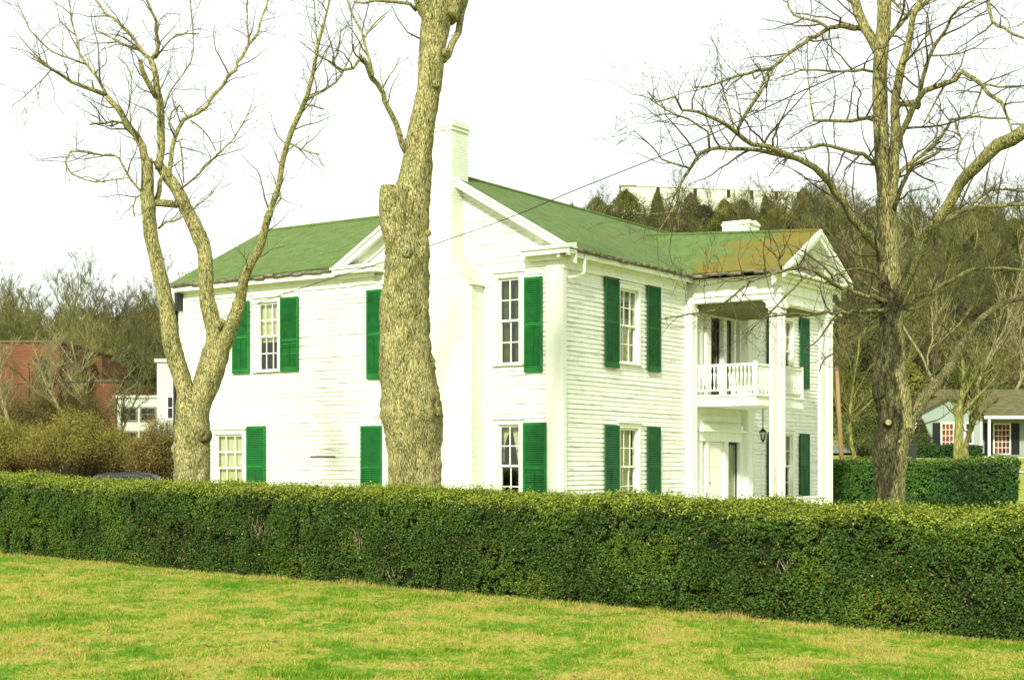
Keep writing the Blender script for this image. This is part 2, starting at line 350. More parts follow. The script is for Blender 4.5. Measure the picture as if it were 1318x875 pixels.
xs = np.unique(np.r_[np.arange(-30, 30.1, .75), np.arange(-120, -30, 3), np.arange(30, 120, 3), np.linspace(-700, -120, 30), np.linspace(120, 700, 30)])
ys = np.unique(np.r_[np.arange(0, 60, .75), np.arange(60, 300, 3), np.linspace(-300, 0, 20), np.linspace(300, 1200, 30)])
gx, gy = np.meshgrid(xs, ys); gz = hts(gx, gy)
far = np.clip((np.hypot(gx, gy-150)-380)/300, 0, 1); gz = gz*(1-far)+45*far*(gy > 150)
idx = np.arange(gx.size).reshape(gx.shape)
o = np_mesh('ground', np.stack([gx.ravel(), gy.ravel(), gz.ravel()], 1), np.stack([idx[:-1, :-1].ravel(), idx[:-1, 1:].ravel(), idx[1:, 1:].ravel(), idx[1:, :-1].ravel()], 1), M['ground'], smooth=True)
tag(o, kind='structure')
def strip(name, pts, width, mat, lift=.02, step=.8):
    """a road or path draped over the terrain"""
    P_, _ = smooth_path([Vector((a, b_, 0)) for a, b_ in pts], [0]*len(pts), step); k = max(2, int(width/step)+1); V = []; Q = []
    for i, p in enumerate(P_):
        t_ = (P_[min(i+1, len(P_)-1)]-P_[max(i-1, 0)]).normalized(); nn = Vector((-t_.y, t_.x, 0))
        for j in range(k+1):
            q = p+nn*width*(j/k-.5); V.append((q.x, q.y, ht(q.x, q.y)+lift))
    for i in range(len(P_)-1):
        for j in range(k): Q.append((i*(k+1)+j, i*(k+1)+j+1, (i+1)*(k+1)+j+1, (i+1)*(k+1)+j))
    return tag(np_mesh(name, V, Q, mat), kind='structure')
strip('road', [(14, 99), (24, 99.5), (40, 101), (70, 104)], 9, M['asphalt'], .15, 2)
strip('path', [(27.2, 79.5), (40, 79.5)], 1.5, M['concrete'], .05, 1); 
strip('driveway', [(26.0, 73.6), (40, 75)], 2.4, M['concrete'], .05, 1)

# ------------------------------------------------------------------ house
TH = math.atan2(.828, .5605)
HX, HYY = 1.23, 36.0
house = empty('white_house', (HX, HYY, 0), TH)
tag(house, 'two-storey white clapboard house with green shutters, green roof and a columned front portico', 'house')
HB = Vector((math.cos(TH), math.sin(TH), 0)); HA = Vector((-math.sin(TH), math.cos(TH), 0))
def hp(x, y, z): return Vector((HX, HYY, 0))+HB*x+HA*y+Vector((0, 0, z))
# wall frames: origin, along, outward (local)
WALL = {'gable': (Vector((0, 0, 0)), Vector((0, 1, 0)), Vector((-1, 0, 0))),
        'front': (Vector((0, 0, 0)), Vector((1, 0, 0)), Vector((0, -1, 0)))}
def wp(wl, u, n_, z):
    o_, a_, q_ = wl; return o_+a_*u+q_*n_+Vector((0, 0, z))
def wbox(mb, wl, u0, u1, n0, n1, z0, z1, c=None):
    mb.hexa([wp(wl, u0, n0, z0), wp(wl, u1, n0, z0), wp(wl, u1, n1, z0), wp(wl, u0, n1, z0), wp(wl, u0, n0, z1), wp(wl, u1, n0, z1), wp(wl, u1, n1, z1), wp(wl, u0, n1, z1)], c)
rs = random.Random(5)
def siding(mb, wl, u0, u1, z0, z1, holes=(), top=None, pitch=.118):
    k = int(math.ceil((z1-z0)/pitch))
    for i in range(k):
        a = z0+i*pitch; b_ = min(a+pitch, z1); mid = (a+b_)/2; lo, hi = u0, u1
        if top: lo, hi = top(mid)
        if hi-lo < .05: continue
        segs = [(lo, hi)]
        for (h0, h1, g0, g1) in holes:
            if g0 < mid < g1:
                ns = []
                for s0, s1 in segs:
                    if h1 <= s0 or h0 >= s1: ns.append((s0, s1))
                    else:
                        if h0 > s0: ns.append((s0, h0))
                        if h1 < s1: ns.append((h1, s1))
                segs = ns
        for s0, s1 in segs:
            p = s0
            while p < s1-.01:
                q = min(s1, p+rs.uniform(1.6, 4.2))
                if s1-q < .5: q = s1
                lip = rs.uniform(.017, .034); sag = rs.uniform(-.004, .004); sag2 = rs.uniform(-.004, .004)
                A, B_, Cc, D = wp(wl, p, lip, a+sag), wp(wl, q, lip, a+sag2), wp(wl, q, .003, b_+.008), wp(wl, p, .003, b_+.008)
                E, G = wp(wl, p, -.002, a+sag), wp(wl, q, -.002, a+sag2)
                mb.add([A, B_, Cc, D, E, G], [(0, 1, 2, 3), (4, 5, 1, 0)]); p = q
holesA, holesB = [], []
def window(wallname, u0, u1, z0, z1, cols, rows, style, casing=.11, lower_dark=False):
    wl = WALL[wallname]; (holesA if wallname == 'gable' else holesB).append((u0-.02, u1+.02, z0-.03, z1+.03))
    f = MB(); c = casing; ww = u1-u0
    wbox(f, wl, u0-c, u0, -.02, .05, z0-.02, z1+.005); wbox(f, wl, u1, u1+c, -.02, .05, z0-.02, z1+.005)
    wbox(f, wl, u0-c-.02, u1+c+.02, -.02, .055, z1+.006, z1+.13); wbox(f, wl, u0-c-.05, u1+c+.05, -.02, .11, z1+.131, z1+.165)
    wbox(f, wl, u0, u0+.012, -.14, -.021, z0, z1); wbox(f, wl, u1-.012, u1, -.14, -.021, z0, z1); wbox(f, wl, u0, u1, -.14, -.021, z1-.012, z1+.004)
    fo = f.build('window', M['trim'], house)
    s = MB(); wbox(s, wl, u0-c-.04, u1+c+.04, -.13, .10, z0-.06, z0-.021); s.build('sill', M['trim'], fo)
    mid = (z0+z1)/2; s = MB()
    for (a, b_, n0) in ((z0-.02, mid+.02, -.105), (mid-.02, z1-.012, -.065)):
        st = .042
        wbox(s, wl, u0+.013, u0+.013+st, n0, n0+.035, a, b_); wbox(s, wl, u1-.013-st, u1-.013, n0, n0+.035, a, b_)
        wbox(s, wl, u0+.013+st, u1-.013-st, n0, n0+.035, a, a+.05); wbox(s, wl, u0+.013+st, u1-.013-st, n0, n0+.035, b_-.045, b_)
        for i in range(1, cols):
            x_ = u0+ww*i/cols; wbox(s, wl, x_-.013, x_+.013, n0+.005, n0+.032, a+.05, b_-.045)
        for i in range(1, rows):
            z_ = a+(b_-a)*i/rows; wbox(s, wl, u0+.013+st, u1-.013-st, n0+.007, n0+.030, z_-.013, z_+.013)
    s.build('sash', M['trim'], fo)
    g_ = MB()
    for (a, b_, n0) in ((z0, mid, -.088), (mid, z1-.02, -.048)): wbox(g_, wl, u0+.03, u1-.03, n0, n0+.004, a, b_)
    g_.build('glass_pane', M['glass'], fo)
    # hangings
    def drape(mat, fu0, fu1, za, zb, name='curtain', n_=-.24, waves=5, amp=.025, shape=None):
        V, Q = [], []; nu, nz = 28, 14
        for j in range(nz+1):
            tz = j/nz; z_ = za+(zb-za)*tz
            for i in range(nu+1):
                tu = i/nu; a_, b_ = (fu0, fu1) if not shape else shape(tz)
                V.append(wp(wl, u0+ww*(a_+(b_-a_)*tu), n_+amp*math.sin(tu*waves*2*math.pi+tz)*(1), z_))
        for j in range(nz):
            for i in range(nu): q = j*(nu+1)+i; Q.append((q, q+1, q+nu+2, q+nu+1))
        np_mesh(name, np.array([tuple(v_) for v_ in V]), Q, mat, fo, smooth=True)
    h = z1-z0
    if style == 'shade': drape(M['curtain'], 0, 1, z0+h*.42, z1, 'shade', -.17, 1, .004)
    elif style == 'fullshade': drape(M['curtain'], 0, 1, z0, z1, 'shade', -.17, 1, .004)
    elif style == 'olive': drape(M['olivecurtain'], .1, .45, z0, z1); drape(M['olivecurtain'], .62, 1.0, z0, z1)
    elif style == 'tied':     # cream curtain gathered to one side, tapering down
        drape(M['curtain'], 0, 1, z0, z1, shape=lambda t_: ((1-.48*min(1, max(.0, 1.35-1.35*abs(t_-.35)/.65) if t_ > .35 else .95), 1.02)) if True else None)
        drape(M['curtain'], 0, .12, z0+h*.8, z1, waves=2)
    elif style == 'tied_left':
        drape(M['curtain'], 0, 1, z0, z1, shape=lambda t_: (-.02, .12+.50*max(0, (t_-.1)/.9)**1.3)); drape(M['curtain'], .86, 1.02, z0+h*.55, z1, shape=lambda t_: (.98-.5*t_**3, 1.02), waves=2)
    elif style == 'lace':
        drape(M['greycurtain'], 0, 1, z0, z0+h*.74, waves=7); drape(M['curtain'], .0, .3, z0, z0+h*.48, n_=-.2); drape(M['curtain'], .42, 1, z0, z0+h*.48, n_=-.2); drape(M['greycurtain'], 0, 1, z1-h*.13, z1); drape(M['curtain'], .82, 1, z0, z1, n_=-.19, waves=2)
    elif style == 'open': drape(M['curtain'], .38, 1.02, z0+h*.02, z1, waves=5); drape(M['curtain'], -.02, .2, z0+h*.55, z1, waves=2)
    return fo
def shutter(wallname, u0, u1, z0, z1, mat='green', broken=False, rail=.5):
    wl = WALL[wallname]; s = MB(); st = .055 if u1-u0 > .6 else .048; n0, n1 = .058, .095
    wbox(s, wl, u0, u0+st, n0, n1, z0, z1); wbox(s, wl, u1-st, u1, n0, n1, z0, z1)
    zm = z0+(z1-z0)*rail
    for a, b_ in ((z0, z0+.13), (zm-.035, zm+.035), (z1-.07, z1)): wbox(s, wl, u0+st, u1-st, n0+.002, n1-.002, a, b_)
    sh = s.build('shutter', M[mat], house)
    l = MB(); wbox(l, wl, u0+st, u1-st, n0+.001, n0+.006, z0+.13, z1-.07)
    for za, zb in ((z0+.13, zm-.035), (zm+.035, z1-.07)):
        k = int((zb-za)/.052)
        for i in range(k):
            z_ = za+(zb-za)*(i+.5)/k
            if broken and za < zm-.04 and rs.random() < .22: continue
            l.hexa([wp(wl, u0+st, n1-.008, z_-.026), wp(wl, u1-st, n1-.008, z_-.026), wp(wl, u1-st, n1-.002, z_-.022), wp(wl, u0+st, n1-.002, z_-.022),
                    wp(wl, u0+st, n0+.008, z_+.018), wp(wl, u1-st, n0+.008, z_+.018), wp(wl, u1-st, n0+.014, z_+.022), wp(wl, u0+st, n0+.014, z_+.022)])
    um = (u0+u1)/2; wbox(l, wl, um-.009, um+.009, n1-.001, n1+.008, z0+.2, zm-.1)
    l.build('louver', M['louver' if mat == 'green' else 'green2'], sh)
    if broken: sh['label'] = 'green shutter with broken louvres at the bottom'
    return sh
ZL0, ZL1 = 1.28, 3.30        # lower windows
# gable wall (main block)
window('gable', 1.25, 1.89, 4.87, 7.00, 2, 2, 'olive'); shutter('gable', .54, 1.07, 4.62, 6.97)
window('gable', 1.25, 1.89, ZL0, 3.34, 2, 2, 'tied_left'); shutter('gable', .42, 1.10, 1.15, 3.38, broken=True)
window('gable', 4.9, 5.5, 4.87, 6.98, 2, 2, 'olive'); shutter('gable', 5.62, 6.12, 4.62, 6.99)
window('gable', 4.9, 5.5, ZL0, 3.34, 2, 2, 'tied_left'); shutter('gable', 5.6, 6.32, 1.15, 3.38, broken=True)
# rear wing
window('gable', 9.37, 10.15, 5.00, 6.90, 3, 2, 'shade'); shutter('gable', 8.56, 9.23, 4.93, 6.99, broken=True, rail=.42); shutter('gable', 10.42, 11.08, 4.93, 6.99)
window('gable', 10.72, 11.80, ZL0, 3.22, 3, 2, 'fullshade'); shutter('gable', 9.80, 10.52, 1.15, 3.44); shutter('gable', 12.0, 12.68, 1.15, 3.44)
# front
window('front', 2.75, 3.72, 5.02, 6.93, 3, 2, 'lace'); shutter('front', 1.92, 2.64, 4.83, 7.14, 'green2'); shutter('front', 4.14, 4.87, 4.84, 7.14, 'green2')
window('front', 2.75, 3.72, ZL0, 3.30, 3, 2, 'open'); shutter('front', 1.92, 2.64, 1.2, 3.36, 'green2'); shutter('front', 4.14, 4.87, 1.2, 3.36, 'green2')
window('front', 12.75, 13.85, 5.02, 6.93, 3, 2, 'lace'); shutter('front', 14.36, 15.10, 4.83, 7.14, 'green2'); shutter('front', 11.85, 12.58, 4.83, 7.14, 'green2')
window('front', 12.75, 13.85, ZL0, 3.32, 3, 2, 'open'); shutter('front', 14.36, 15.12, 1.25, 3.36, 'green2'); shutter('front', 11.85, 12.58, 1.25, 3.36, 'green2')
LX = 17.0; WY = 6.6; EY = 13.14; EW = 7.3; RY = 3.3; ZR = 9.77; ZEAVE = 7.60; RX = 3.67; ZR2 = 9.70
slope = (ZR-ZEAVE)/(RY+.4)
# entrance surround is trimmed separately: leave siding out there
holesB.append((6.95, 10.3, .5, 6.95))
mb = MB(); siding(mb, WALL['gable'], 0, EY, .55, 7.42, holesA); mb.build('siding', M['siding'], house)
mb = MB(); siding(mb, WALL['gable'], 0, WY, 7.42, 9.72, [], lambda z_: (max(0, RY-(ZR-.1-z_)/slope+.02), min(WY, RY+(ZR-.1-z_)/slope-.02))); mb.build('gable_siding', M['siding'], house)
mb = MB(); siding(mb, WALL['front'], 0, LX, .55, 7.42, holesB); mb.build('siding', M['siding'], house)
mb = MB(); E2 = (Vector((0, EY, 0)), Vector((1, 0, 0)), Vector((0, 1, 0))); siding(mb, E2, 0, EW, .55, 7.42)
siding(mb, E2, 0, EW, 7.42, 9.66, [], lambda z_: (max(0, RX-(ZR2-.1-z_)/.56), min(EW, RX+(ZR2-.1-z_)/.56)))
E3 = (Vector((EW, EY, 0)), Vector((0, -1, 0)), Vector((1, 0, 0))); siding(mb, E3, 0, EY-WY, .55, 7.42)
E4 = (Vector((EW, WY, 0)), Vector((1, 0, 0)), Vector((0, 1, 0))); siding(mb, E4, 0, LX-EW, .55, 7.42)
E5 = (Vector((LX, 0, 0)), Vector((0, 1, 0)), Vector((1, 0, 0))); siding(mb, E5, 0, WY, .55, 7.42)
siding(mb, E5, 0, WY, 7.42, 9.72, [], lambda z_: (max(0, RY-(ZR-.1-z_)/slope+.02), min(WY, RY+(ZR-.1-z_)/slope-.02)))
mb.build('rear_siding', M['siding'], house)
mb = MB()   # foundation
for x0, x1, y0, y1 in ((.03, LX-.03, .03, WY-.03), (.035, EW-.03, WY-.03, EY-.03)): mb.box(x0, x1, y0, y1, -.4, .56)
mb.build('foundation', M['chimney'], house)
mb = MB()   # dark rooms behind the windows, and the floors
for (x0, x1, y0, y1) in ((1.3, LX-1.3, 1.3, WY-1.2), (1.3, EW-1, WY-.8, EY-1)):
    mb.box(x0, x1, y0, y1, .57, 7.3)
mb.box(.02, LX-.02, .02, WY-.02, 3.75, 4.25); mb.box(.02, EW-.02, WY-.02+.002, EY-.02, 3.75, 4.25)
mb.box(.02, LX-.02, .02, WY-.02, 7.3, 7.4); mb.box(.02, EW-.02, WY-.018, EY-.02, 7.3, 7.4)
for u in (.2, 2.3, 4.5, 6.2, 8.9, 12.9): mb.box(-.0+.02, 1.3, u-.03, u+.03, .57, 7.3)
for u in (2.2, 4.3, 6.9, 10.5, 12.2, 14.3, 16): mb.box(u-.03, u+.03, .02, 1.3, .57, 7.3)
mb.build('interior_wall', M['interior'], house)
# corner boards, friezes
mb = MB(); G, Fw = WALL['gable'], WALL['front']
wbox(mb, G, -.05, .44, .0, .05, .5, 7.3); wbox(mb, Fw, -.048, .13, .0, .048, .5, 7.3); mb.mark(); wbox(mb, G, EY-.16, EY+.05, 0, .05, .5, 7.25)
wbox(mb, E2, -.045, .14, 0, .048, .5, 7.25); mb.mark(); wbox(mb, Fw, LX-.3, LX+.05, 0, .05, .5, 7.3)
build_split(mb, 'corner_board', M['trim'], house)
mb = MB()
wbox(mb, Fw, -.05, 6.4, 0, .052, 7.20, 7.52); wbox(mb, Fw, -.08, 6.4, .0, .085, 7.13, 7.199); mb.mark(); wbox(mb, Fw, 10.6, LX+.05, 0, .052, 7.20, 7.52); mb.mark()
wbox(mb, G, 6.6, EY+.05, 0, .052, 7.13, 7.52); mb.mark(); wbox(mb, G, -.05, 1.2, 0, .054, 7.22, 7.46); mb.mark(); wbox(mb, G, 5.9, 6.6, 0, .054, 7.16, 7.46)
build_split(mb, 'frieze_board', M['trim'], house)
# roof slabs
def slab(mb, poly, t_=.09):
    a = [Vector(p) for p in poly]; n_ = (a[1]-a[0]).cross(a[2]-a[0]).normalized()
    if n_.z < 0: a = a[::-1]; n_ = -n_
    mb.prism([p-n_*t_ for p in a], n_*t_)
XO = -.36
mb = MB()
slab(mb, [(XO, -.42, ZEAVE-.02), (LX+.36, -.42, ZEAVE-.02), (LX+.36, RY, ZR), (XO, RY, ZR)])
slab(mb, [(XO, RY, ZR), (LX+.36, RY, ZR), (LX+.36, WY+.42, ZEAVE-.02), (XO, WY+.42, ZEAVE-.02)])
slab(mb, [(XO, 7.02, 7.66), (RX, 3.45, ZR2), (RX, EY+.32, ZR2), (XO, EY+.32, 7.60)])
slab(mb, [(RX, 3.45, ZR2), (RX, EY+.32, ZR2), (EW+.36, EY+.32, 7.60), (EW+.36, 7.02, 7.6)])
for (a, b_) in (((XO, RY, ZR+.012), (LX+.36, RY, ZR+.012)), ((RX, 3.6, ZR2+.012), (RX, EY+.32, ZR2+.012))):
    mb.tube([a, b_], [.05, .05], 6)
mb.build('roof', M['roof'], house)
mb = MB()   # portico roof
PX0, PX1, PXM, PF = 6.05, 10.85, 8.45, -3.15
slab(mb, [(PX0, PF, 7.58), (PX0, -.3, 7.63), (PXM, 2.35, 9.22), (PXM, PF, 8.87)]); slab(mb, [(PX1, PF, 7.58), (PX1, -.3, 7.63), (PXM, 2.35, 9.22), (PXM, PF, 8.87)])
mb.tube([(PXM, PF, 8.89), (PXM, 2.35, 9.235)], [.045, .045], 6)
pr = mb.build('roof', M['porch_roof'], house); pr['label'] = 'portico roof of green shingles blotched with rusty orange growth'
# cornices
mb = MB()
def eave(x0, y0, x1, y1, nx_, ny_, z=7.52):
    """soffit, fascia, crown from (x0,y0) to (x1,y1) on the wall line, outward nx,ny"""
    def B_(n0, n1, a, b_):
        mb.hexa([(x0+nx_*n0, y0+ny_*n0, a), (x1+nx_*n0, y1+ny_*n0, a), (x1+nx_*n1, y1+ny_*n1, a), (x0+nx_*n1, y0+ny_*n1, a), (x0+nx_*n0, y0+ny_*n0, b_), (x1+nx_*n0, y1+ny_*n0, b_), (x1+nx_*n1, y1+ny_*n1, b_), (x0+nx_*n1, y0+ny_*n1, b_)])
    B_(0, .30, z-.06, z-.02); B_(.301, .335, z-.11, z+.03); B_(.053, .13, z-.14, z-.061)
eave(XO+.02, 0, 6.3, 0, 0, -1, 7.50); mb.mark(); eave(10.6, 0, LX+.34, 0, 0, -1, 7.50); mb.mark()
eave(0, 7.05, 0, EY+.3, -1, 0, 7.50); eave(XO+.02, EY, .0, EY, 0, 1, 7.50) if False else None
build_split(mb, 'cornice', M['trim'], house)
mb = MB()   # gutters, sagging and broken
def gutter(p0, p1):
    mb.mark(); p0, p1 = Vector(p0), Vector(p1); k = int((p1-p0).length/.35); q0 = None
    for i in range(k):
        a = p0.lerp(p1, i/k); b_ = p0.lerp(p1, (i+1)/k-.001); dz = rs.uniform(-.02, .025); r = rs.uniform(.035, .06)
        mb.tube([a+Vector((0, 0, dz)), b_+Vector((0, 0, dz+rs.uniform(-.02, .02)))], [r, r*rs.uniform(.8, 1.1)], 7)
gutter((XO, -.40, 7.545), (6.2, -.40, 7.545)); gutter((XO-.02, 7.1, 7.56), (XO-.02, EY+.3, 7.56)); gutter((10.7, -.4, 7.54), (LX+.3, -.4, 7.54)); gutter((PX0, -.4, 7.55), (PX0, PF+.1, 7.54))
build_split(mb, 'gutter', M['gutter'], house, smooth=True)
# rakes and returns
mb = MB()
def rake(ya, za, yb, zb, x0=XO-.05, x1=XO, dep=.24, top=.06):
    mb.hexa([(x0, ya, za-dep), (x1, ya, za-dep), (x1, yb, zb-dep), (x0, yb, zb-dep), (x0, ya, za+top*0), (x1, ya, za), (x1, yb, zb), (x0, yb, zb)])
def rake_set(ya, yb, za, zb):
    rake(ya, za-.02, yb, zb-.02, XO-.03, XO+.02, .20); rake(ya, za+.02, yb, zb+.02, XO-.075, XO-.031, .09)
    rake(ya, za-.10, yb, zb-.10, XO+.021, -.03, .035)      # soffit
    rake(ya, za-.14, yb, zb-.14, -.075, -.0295, .26)         # frieze on the wall
rake_set(-.44, RY, ZEAVE, ZR+.02); rake_set(WY+.44, RY, ZEAVE, ZR+.02)
mb.hexa([(XO-.08, RY-.12, ZR-.2), (XO-.076, RY-.12, ZR-.2), (XO-.076, RY+.12, ZR-.2), (XO-.08, RY+.12, ZR-.2), (XO-.08, RY-.12, ZR-.02), (XO-.076, RY-.12, ZR-.02), (XO-.076, RY+.12, ZR-.02), (XO-.08, RY+.12, ZR-.02)])
for y0, y1 in ((-.44, .95), (5.55, 7.06)):
    mb.box(XO-.04, -.056, y0, y1, 7.44, 7.56); mb.box(XO-.09, -.056, y0-.02, y1+.04, 7.561, 7.62); mb.box(-.22, -.056, y0+.3, y1-.05, 7.34, 7.439)
    mb.hexa([(XO-.06, y0, 7.621), (-.056, y0, 7.621), (-.056, y1, 7.621), (XO-.06, y1, 7.621), (XO-.05, y0, 7.64), (-.056, y0, 7.72), (-.056, y1, 7.72), (XO-.05, y1, 7.64)])
mb.build('rake_board', M['trim'], house)
# chimney on the gable
mb = MB()
mb.box(-.5, .2, 2.36, 4.44, 0, 6.9)
mb.prism([(-.5, 2.36, 6.9), (-.5, 4.44, 6.9), (-.5, 3.92, 7.63), (-.5, 2.98, 7.63)], (.7, 0, 0))
mb.box(-.5, .2, 2.98, 3.92, 7.63, 10.80); mb.box(-.525, .225, 2.955, 3.945, 10.80, 10.90); mb.box(-.545, .245, 2.93, 3.97, 10.90, 10.99)
for i in range(9):
    for j in (0, 1): mb.box(-.53+.085*i, -.455+.085*i, 2.94+j*.9, 3.06+j*.9, 10.99, 10.99+rs.uniform(.02, .09))
for i in range(8): mb.box(-.53, -.43, 3.07+.1*i, 3.155+.1*i, 10.99, 10.99+rs.uniform(.02, .09))
ch = mb.build('chimney', M['chimney'], house)
mb = MB(); mb.hexa([(-.55, 2.27, 6.84), (.0, 2.27, 6.84), (.0, 2.42, 6.84), (-.55, 2.42, 6.84), (-.55, 2.93, 7.66), (.0, 2.93, 7.66), (.0, 3.02, 7.60), (-.55, 3.02, 7.60)]); mb.mark()
mb.hexa([(-.55, 4.40, 6.84), (.0, 4.40, 6.84), (.0, 4.53, 6.84), (-.55, 4.53, 6.84), (-.55, 3.9, 7.62), (.0, 3.9, 7.62), (.0, 3.98, 7.68), (-.55, 3.98, 7.68)])
build_split(mb, 'shoulder_trim', simple('stained_mortar_cap', (.60, .63, .47), .9, .3, 6, .4), ch)
mb = MB(); mb.box(16.6, 17.4, 2.75, 3.8, 7, 10.72); mb.box(16.57, 17.43, 2.72, 3.83, 10.72, 10.80)
for i in range(5): mb.box(16.6+.16*i, 16.74+.16*i, 2.75, 3.8, 10.80, 10.80+rs.uniform(.03, .14))
c2 = mb.build('chimney', M['chimney'], house); c2['label'] = 'far white chimney standing just above the roof ridge'
# vents, downspouts
mb = MB(); 
for zz in (2.56, 2.575): wbox(mb, G, 7.25, 8.15, .028, .032, zz-.022, zz+.01)
mb.build('vent_slot', M['gutter'], house)
mb = MB(); mb.tube([(.5, -.33, 7.5), (.5, -.32, 7.05), (.35, -.2, 6.95), (.12, -.09, 6.9)], [.045]*4, 8); mb.build('downspout', M['trim'], house, smooth=True)
mb = MB(); mb.tube([(-.34, EY+.1, 7.5), (-.3, EY+.1, 7.1), (-.12, EY+.02, 6.95), (-.1, EY+.0, .3)], [.05]*4, 8); mb.build('downspout', M['trim'], house, smooth=True)
mb = MB(); mb.box(-.3, -.06, EY-.05, EY+.14, 6.85, 7.35); mb.box(-.22, -.06, EY+.141, EY+.2, 3, 6.9); mb.build('meter_box', M['metal'], house)
# ---- portico
PL, PR, PD = 6.75, 10.15, -2.65
def pillar(x, y, half=.15):
    s = MB(); s.box(x-half, x+half, y-half, y+half, .8, 6.6)
    for k in (-1, 1):   # raised stiles leave a shallow panel on every face
        for (a, b_) in ((x+k*(half-.035)-.035, x+k*(half-.035)+.035),):
            s.box(a, b_, y-half-.018, y+half+.018, 1.1, 6.45)
        s.box(x-half-.018, x+half+.018, y+k*(half-.035)-.033, y+k*(half-.035)+.033, 1.1, 6.45)
    p = s.build('pillar', M['trim'], house)
    s = MB(); s.box(x-half-.04, x+half+.04, y-half-.04, y+half+.04, .8, 1.08); s.build('plinth', M['trim'], p)
    s = MB(); s.box(x-half-.035, x+half+.035, y-half-.035, y+half+.035, 6.46, 6.6); s.box(x-half-.08, x+half+.08, y-half-.08, y+half+.08, 6.601, 6.73); s.build('capital', M['trim'], p)
pillar(PL, PD); pillar(PR, PD)
def pilaster(x0, x1, d_=.22):
    s = MB(); s.box(x0, x1, -d_, -.0, .5, 7.0); s.box(x0+.05, x0+.08, -d_-.015, -d_, .9, 6.6); s.box(x1-.08, x1-.05, -d_-.015, -d_, .9, 6.6); s.box(x0-.03, x1+.03, -d_-.03, 0, 6.55, 6.72)
    s.build('pilaster', M['trim'], house)
pilaster(6.42, 6.82, .2); pilaster(10.12, 10.5, .2)
mb = MB()   # entablature
x0, x1 = PL-.16, PR+.16; y0 = PD-.16
mb.box(x0, x1, y0, y0+.32, 6.73, 7.5); mb.box(x0, x0+.32, y0+.321, -.02, 6.73+.12, 7.5); mb.box(x1-.32, x1, y0+.321, -.02, 6.73+.12, 7.5)
mb.box(x0-.05, x1+.05, y0-.05, y0-.001, 7.0, 7.04); mb.box(x0-.05, x0-.001, y0-.0, -.2, 7.0, 7.04)
mb.box(x0-.22, x1+.22, y0-.22, y0-.001, 7.40, 7.48); mb.box(x0-.36, x1+.36, y0-.36, y0+.1, 7.501, 7.57); mb.box(x0-.22, x0-.001, y0, -.3, 7.40, 7.48); mb.box(x1+.001, x1+.22, y0, -.3, 7.40, 7.48)
mb.box(x0-.1, x1+.1, y0-.1, y0-.002, 7.3, 7.4)
# corner brackets, curved
for (bx, by, dx, dy) in ((x0+.32, y0+.16, 1, 0), (x1-.32, y0+.16, -1, 0), (x0+.16, y0+.32, 0, 1)):
    pts = [(0, 6.86), (0, 6.45)]+[(.42*(1-math.cos(a_)), 6.45+.40*math.sin(a_)) for a_ in [k*math.pi/2/6 for k in range(1, 7)]]
    poly = [(bx+dx*u-(dy*.1), by+dy*u-(dx*.1), z_) for u, z_ in pts]; mb.prism(poly, (dy*.2, dx*.2, 0))
mb.build('entablature', M['trim'], house)
mb = MB(); mb.box(x0+.33, x1-.33, y0+.33, -.055, 6.67, 7.02)
for i in range(22): mb.box(x0+.33, x1-.33, y0+.35+i*.11, y0+.35+i*.11+.015, 6.662, 6.669)
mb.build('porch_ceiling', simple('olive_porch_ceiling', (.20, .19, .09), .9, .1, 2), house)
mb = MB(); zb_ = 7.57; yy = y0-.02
mb.prism([(x0-.1, yy+.02, zb_), (x1+.1, yy+.02, zb_), (PXM, yy+.02, 8.72)], (0, .08, 0)); mb.build('pediment', mk_paint('grey_green_shade_paint', (.42, .45, .31), (.25, .26, .15)), house)  # pediment painted darker than the trim: its shade is put into the colour
mb = MB()
for s_ in (-1, 1):
    xa = PXM+s_*2.42; 
    for (dz0, dz1, ya, yb) in ((-.24, -.0, PF-.03, PF+.03), (-.1, .04, PF-.08, PF-.031), (-.13, -.10, PF+.031, y0), (-.42, -.131, y0-.04, y0+.0)):
        za, zt = 7.58, 8.87
        mb.hexa([(xa, ya, za+dz0), (PXM, ya, zt+dz0), (PXM, yb, zt+dz0), (xa, yb, za+dz0), (xa, ya, za+dz1), (PXM, ya, zt+dz1), (PXM, yb, zt+dz1), (xa, yb, za+dz1)])
mb.build('rake_board', M['trim'], house)
# entrance walls, doors
mb = MB(); 
wbox(mb, Fw, 6.82, 7.35, -.3, .01, .8, 6.97); wbox(mb, Fw, 10.02, 10.12, -.3, .01, .8, 6.97); wbox(mb, Fw, 7.35, 10.02, -.06, .012, 3.30, 4.0); wbox(mb, Fw, 7.35, 10.02, -.06, .012, 6.62, 6.97)
wbox(mb, Fw, 7.25, 10.1, .012, .05, 3.02, 3.299); wbox(mb, Fw, 7.2, 10.05, .05, .22, 3.30, 3.36); wbox(mb, Fw, 7.3, 9.95, .012, .14, 3.361, 3.5); wbox(mb, Fw, 7.45, 9.8, .012, .06, 3.60, 3.75)
for a, b_ in ((7.35, 7.47), (7.72, 7.88), (8.92, 9.16), (9.96, 10.02)): wbox(mb, Fw, a, b_, -.2, .03, .8, 3.019)
for a, b_ in ((7.35, 7.5), (7.75, 8.02), (8.84, 9.05), (9.55, 9.7), (9.95, 10.02)): wbox(mb, Fw, a, b_, -.22, .03, 4.25, 6.619)
mb.build('entrance_surround', M['trim'], house)
mb = MB(); wbox(mb, Fw, 7.88, 8.92, -.09, -.04, .82, 3.02); 
for a, b_ in ((7.97, 8.36), (8.44, 8.83)):
    for c_, d_ in ((.95, 1.5), (1.6, 2.2), (2.3, 2.9)): wbox(mb, Fw, a, b_, -.039, -.028, c_, d_)
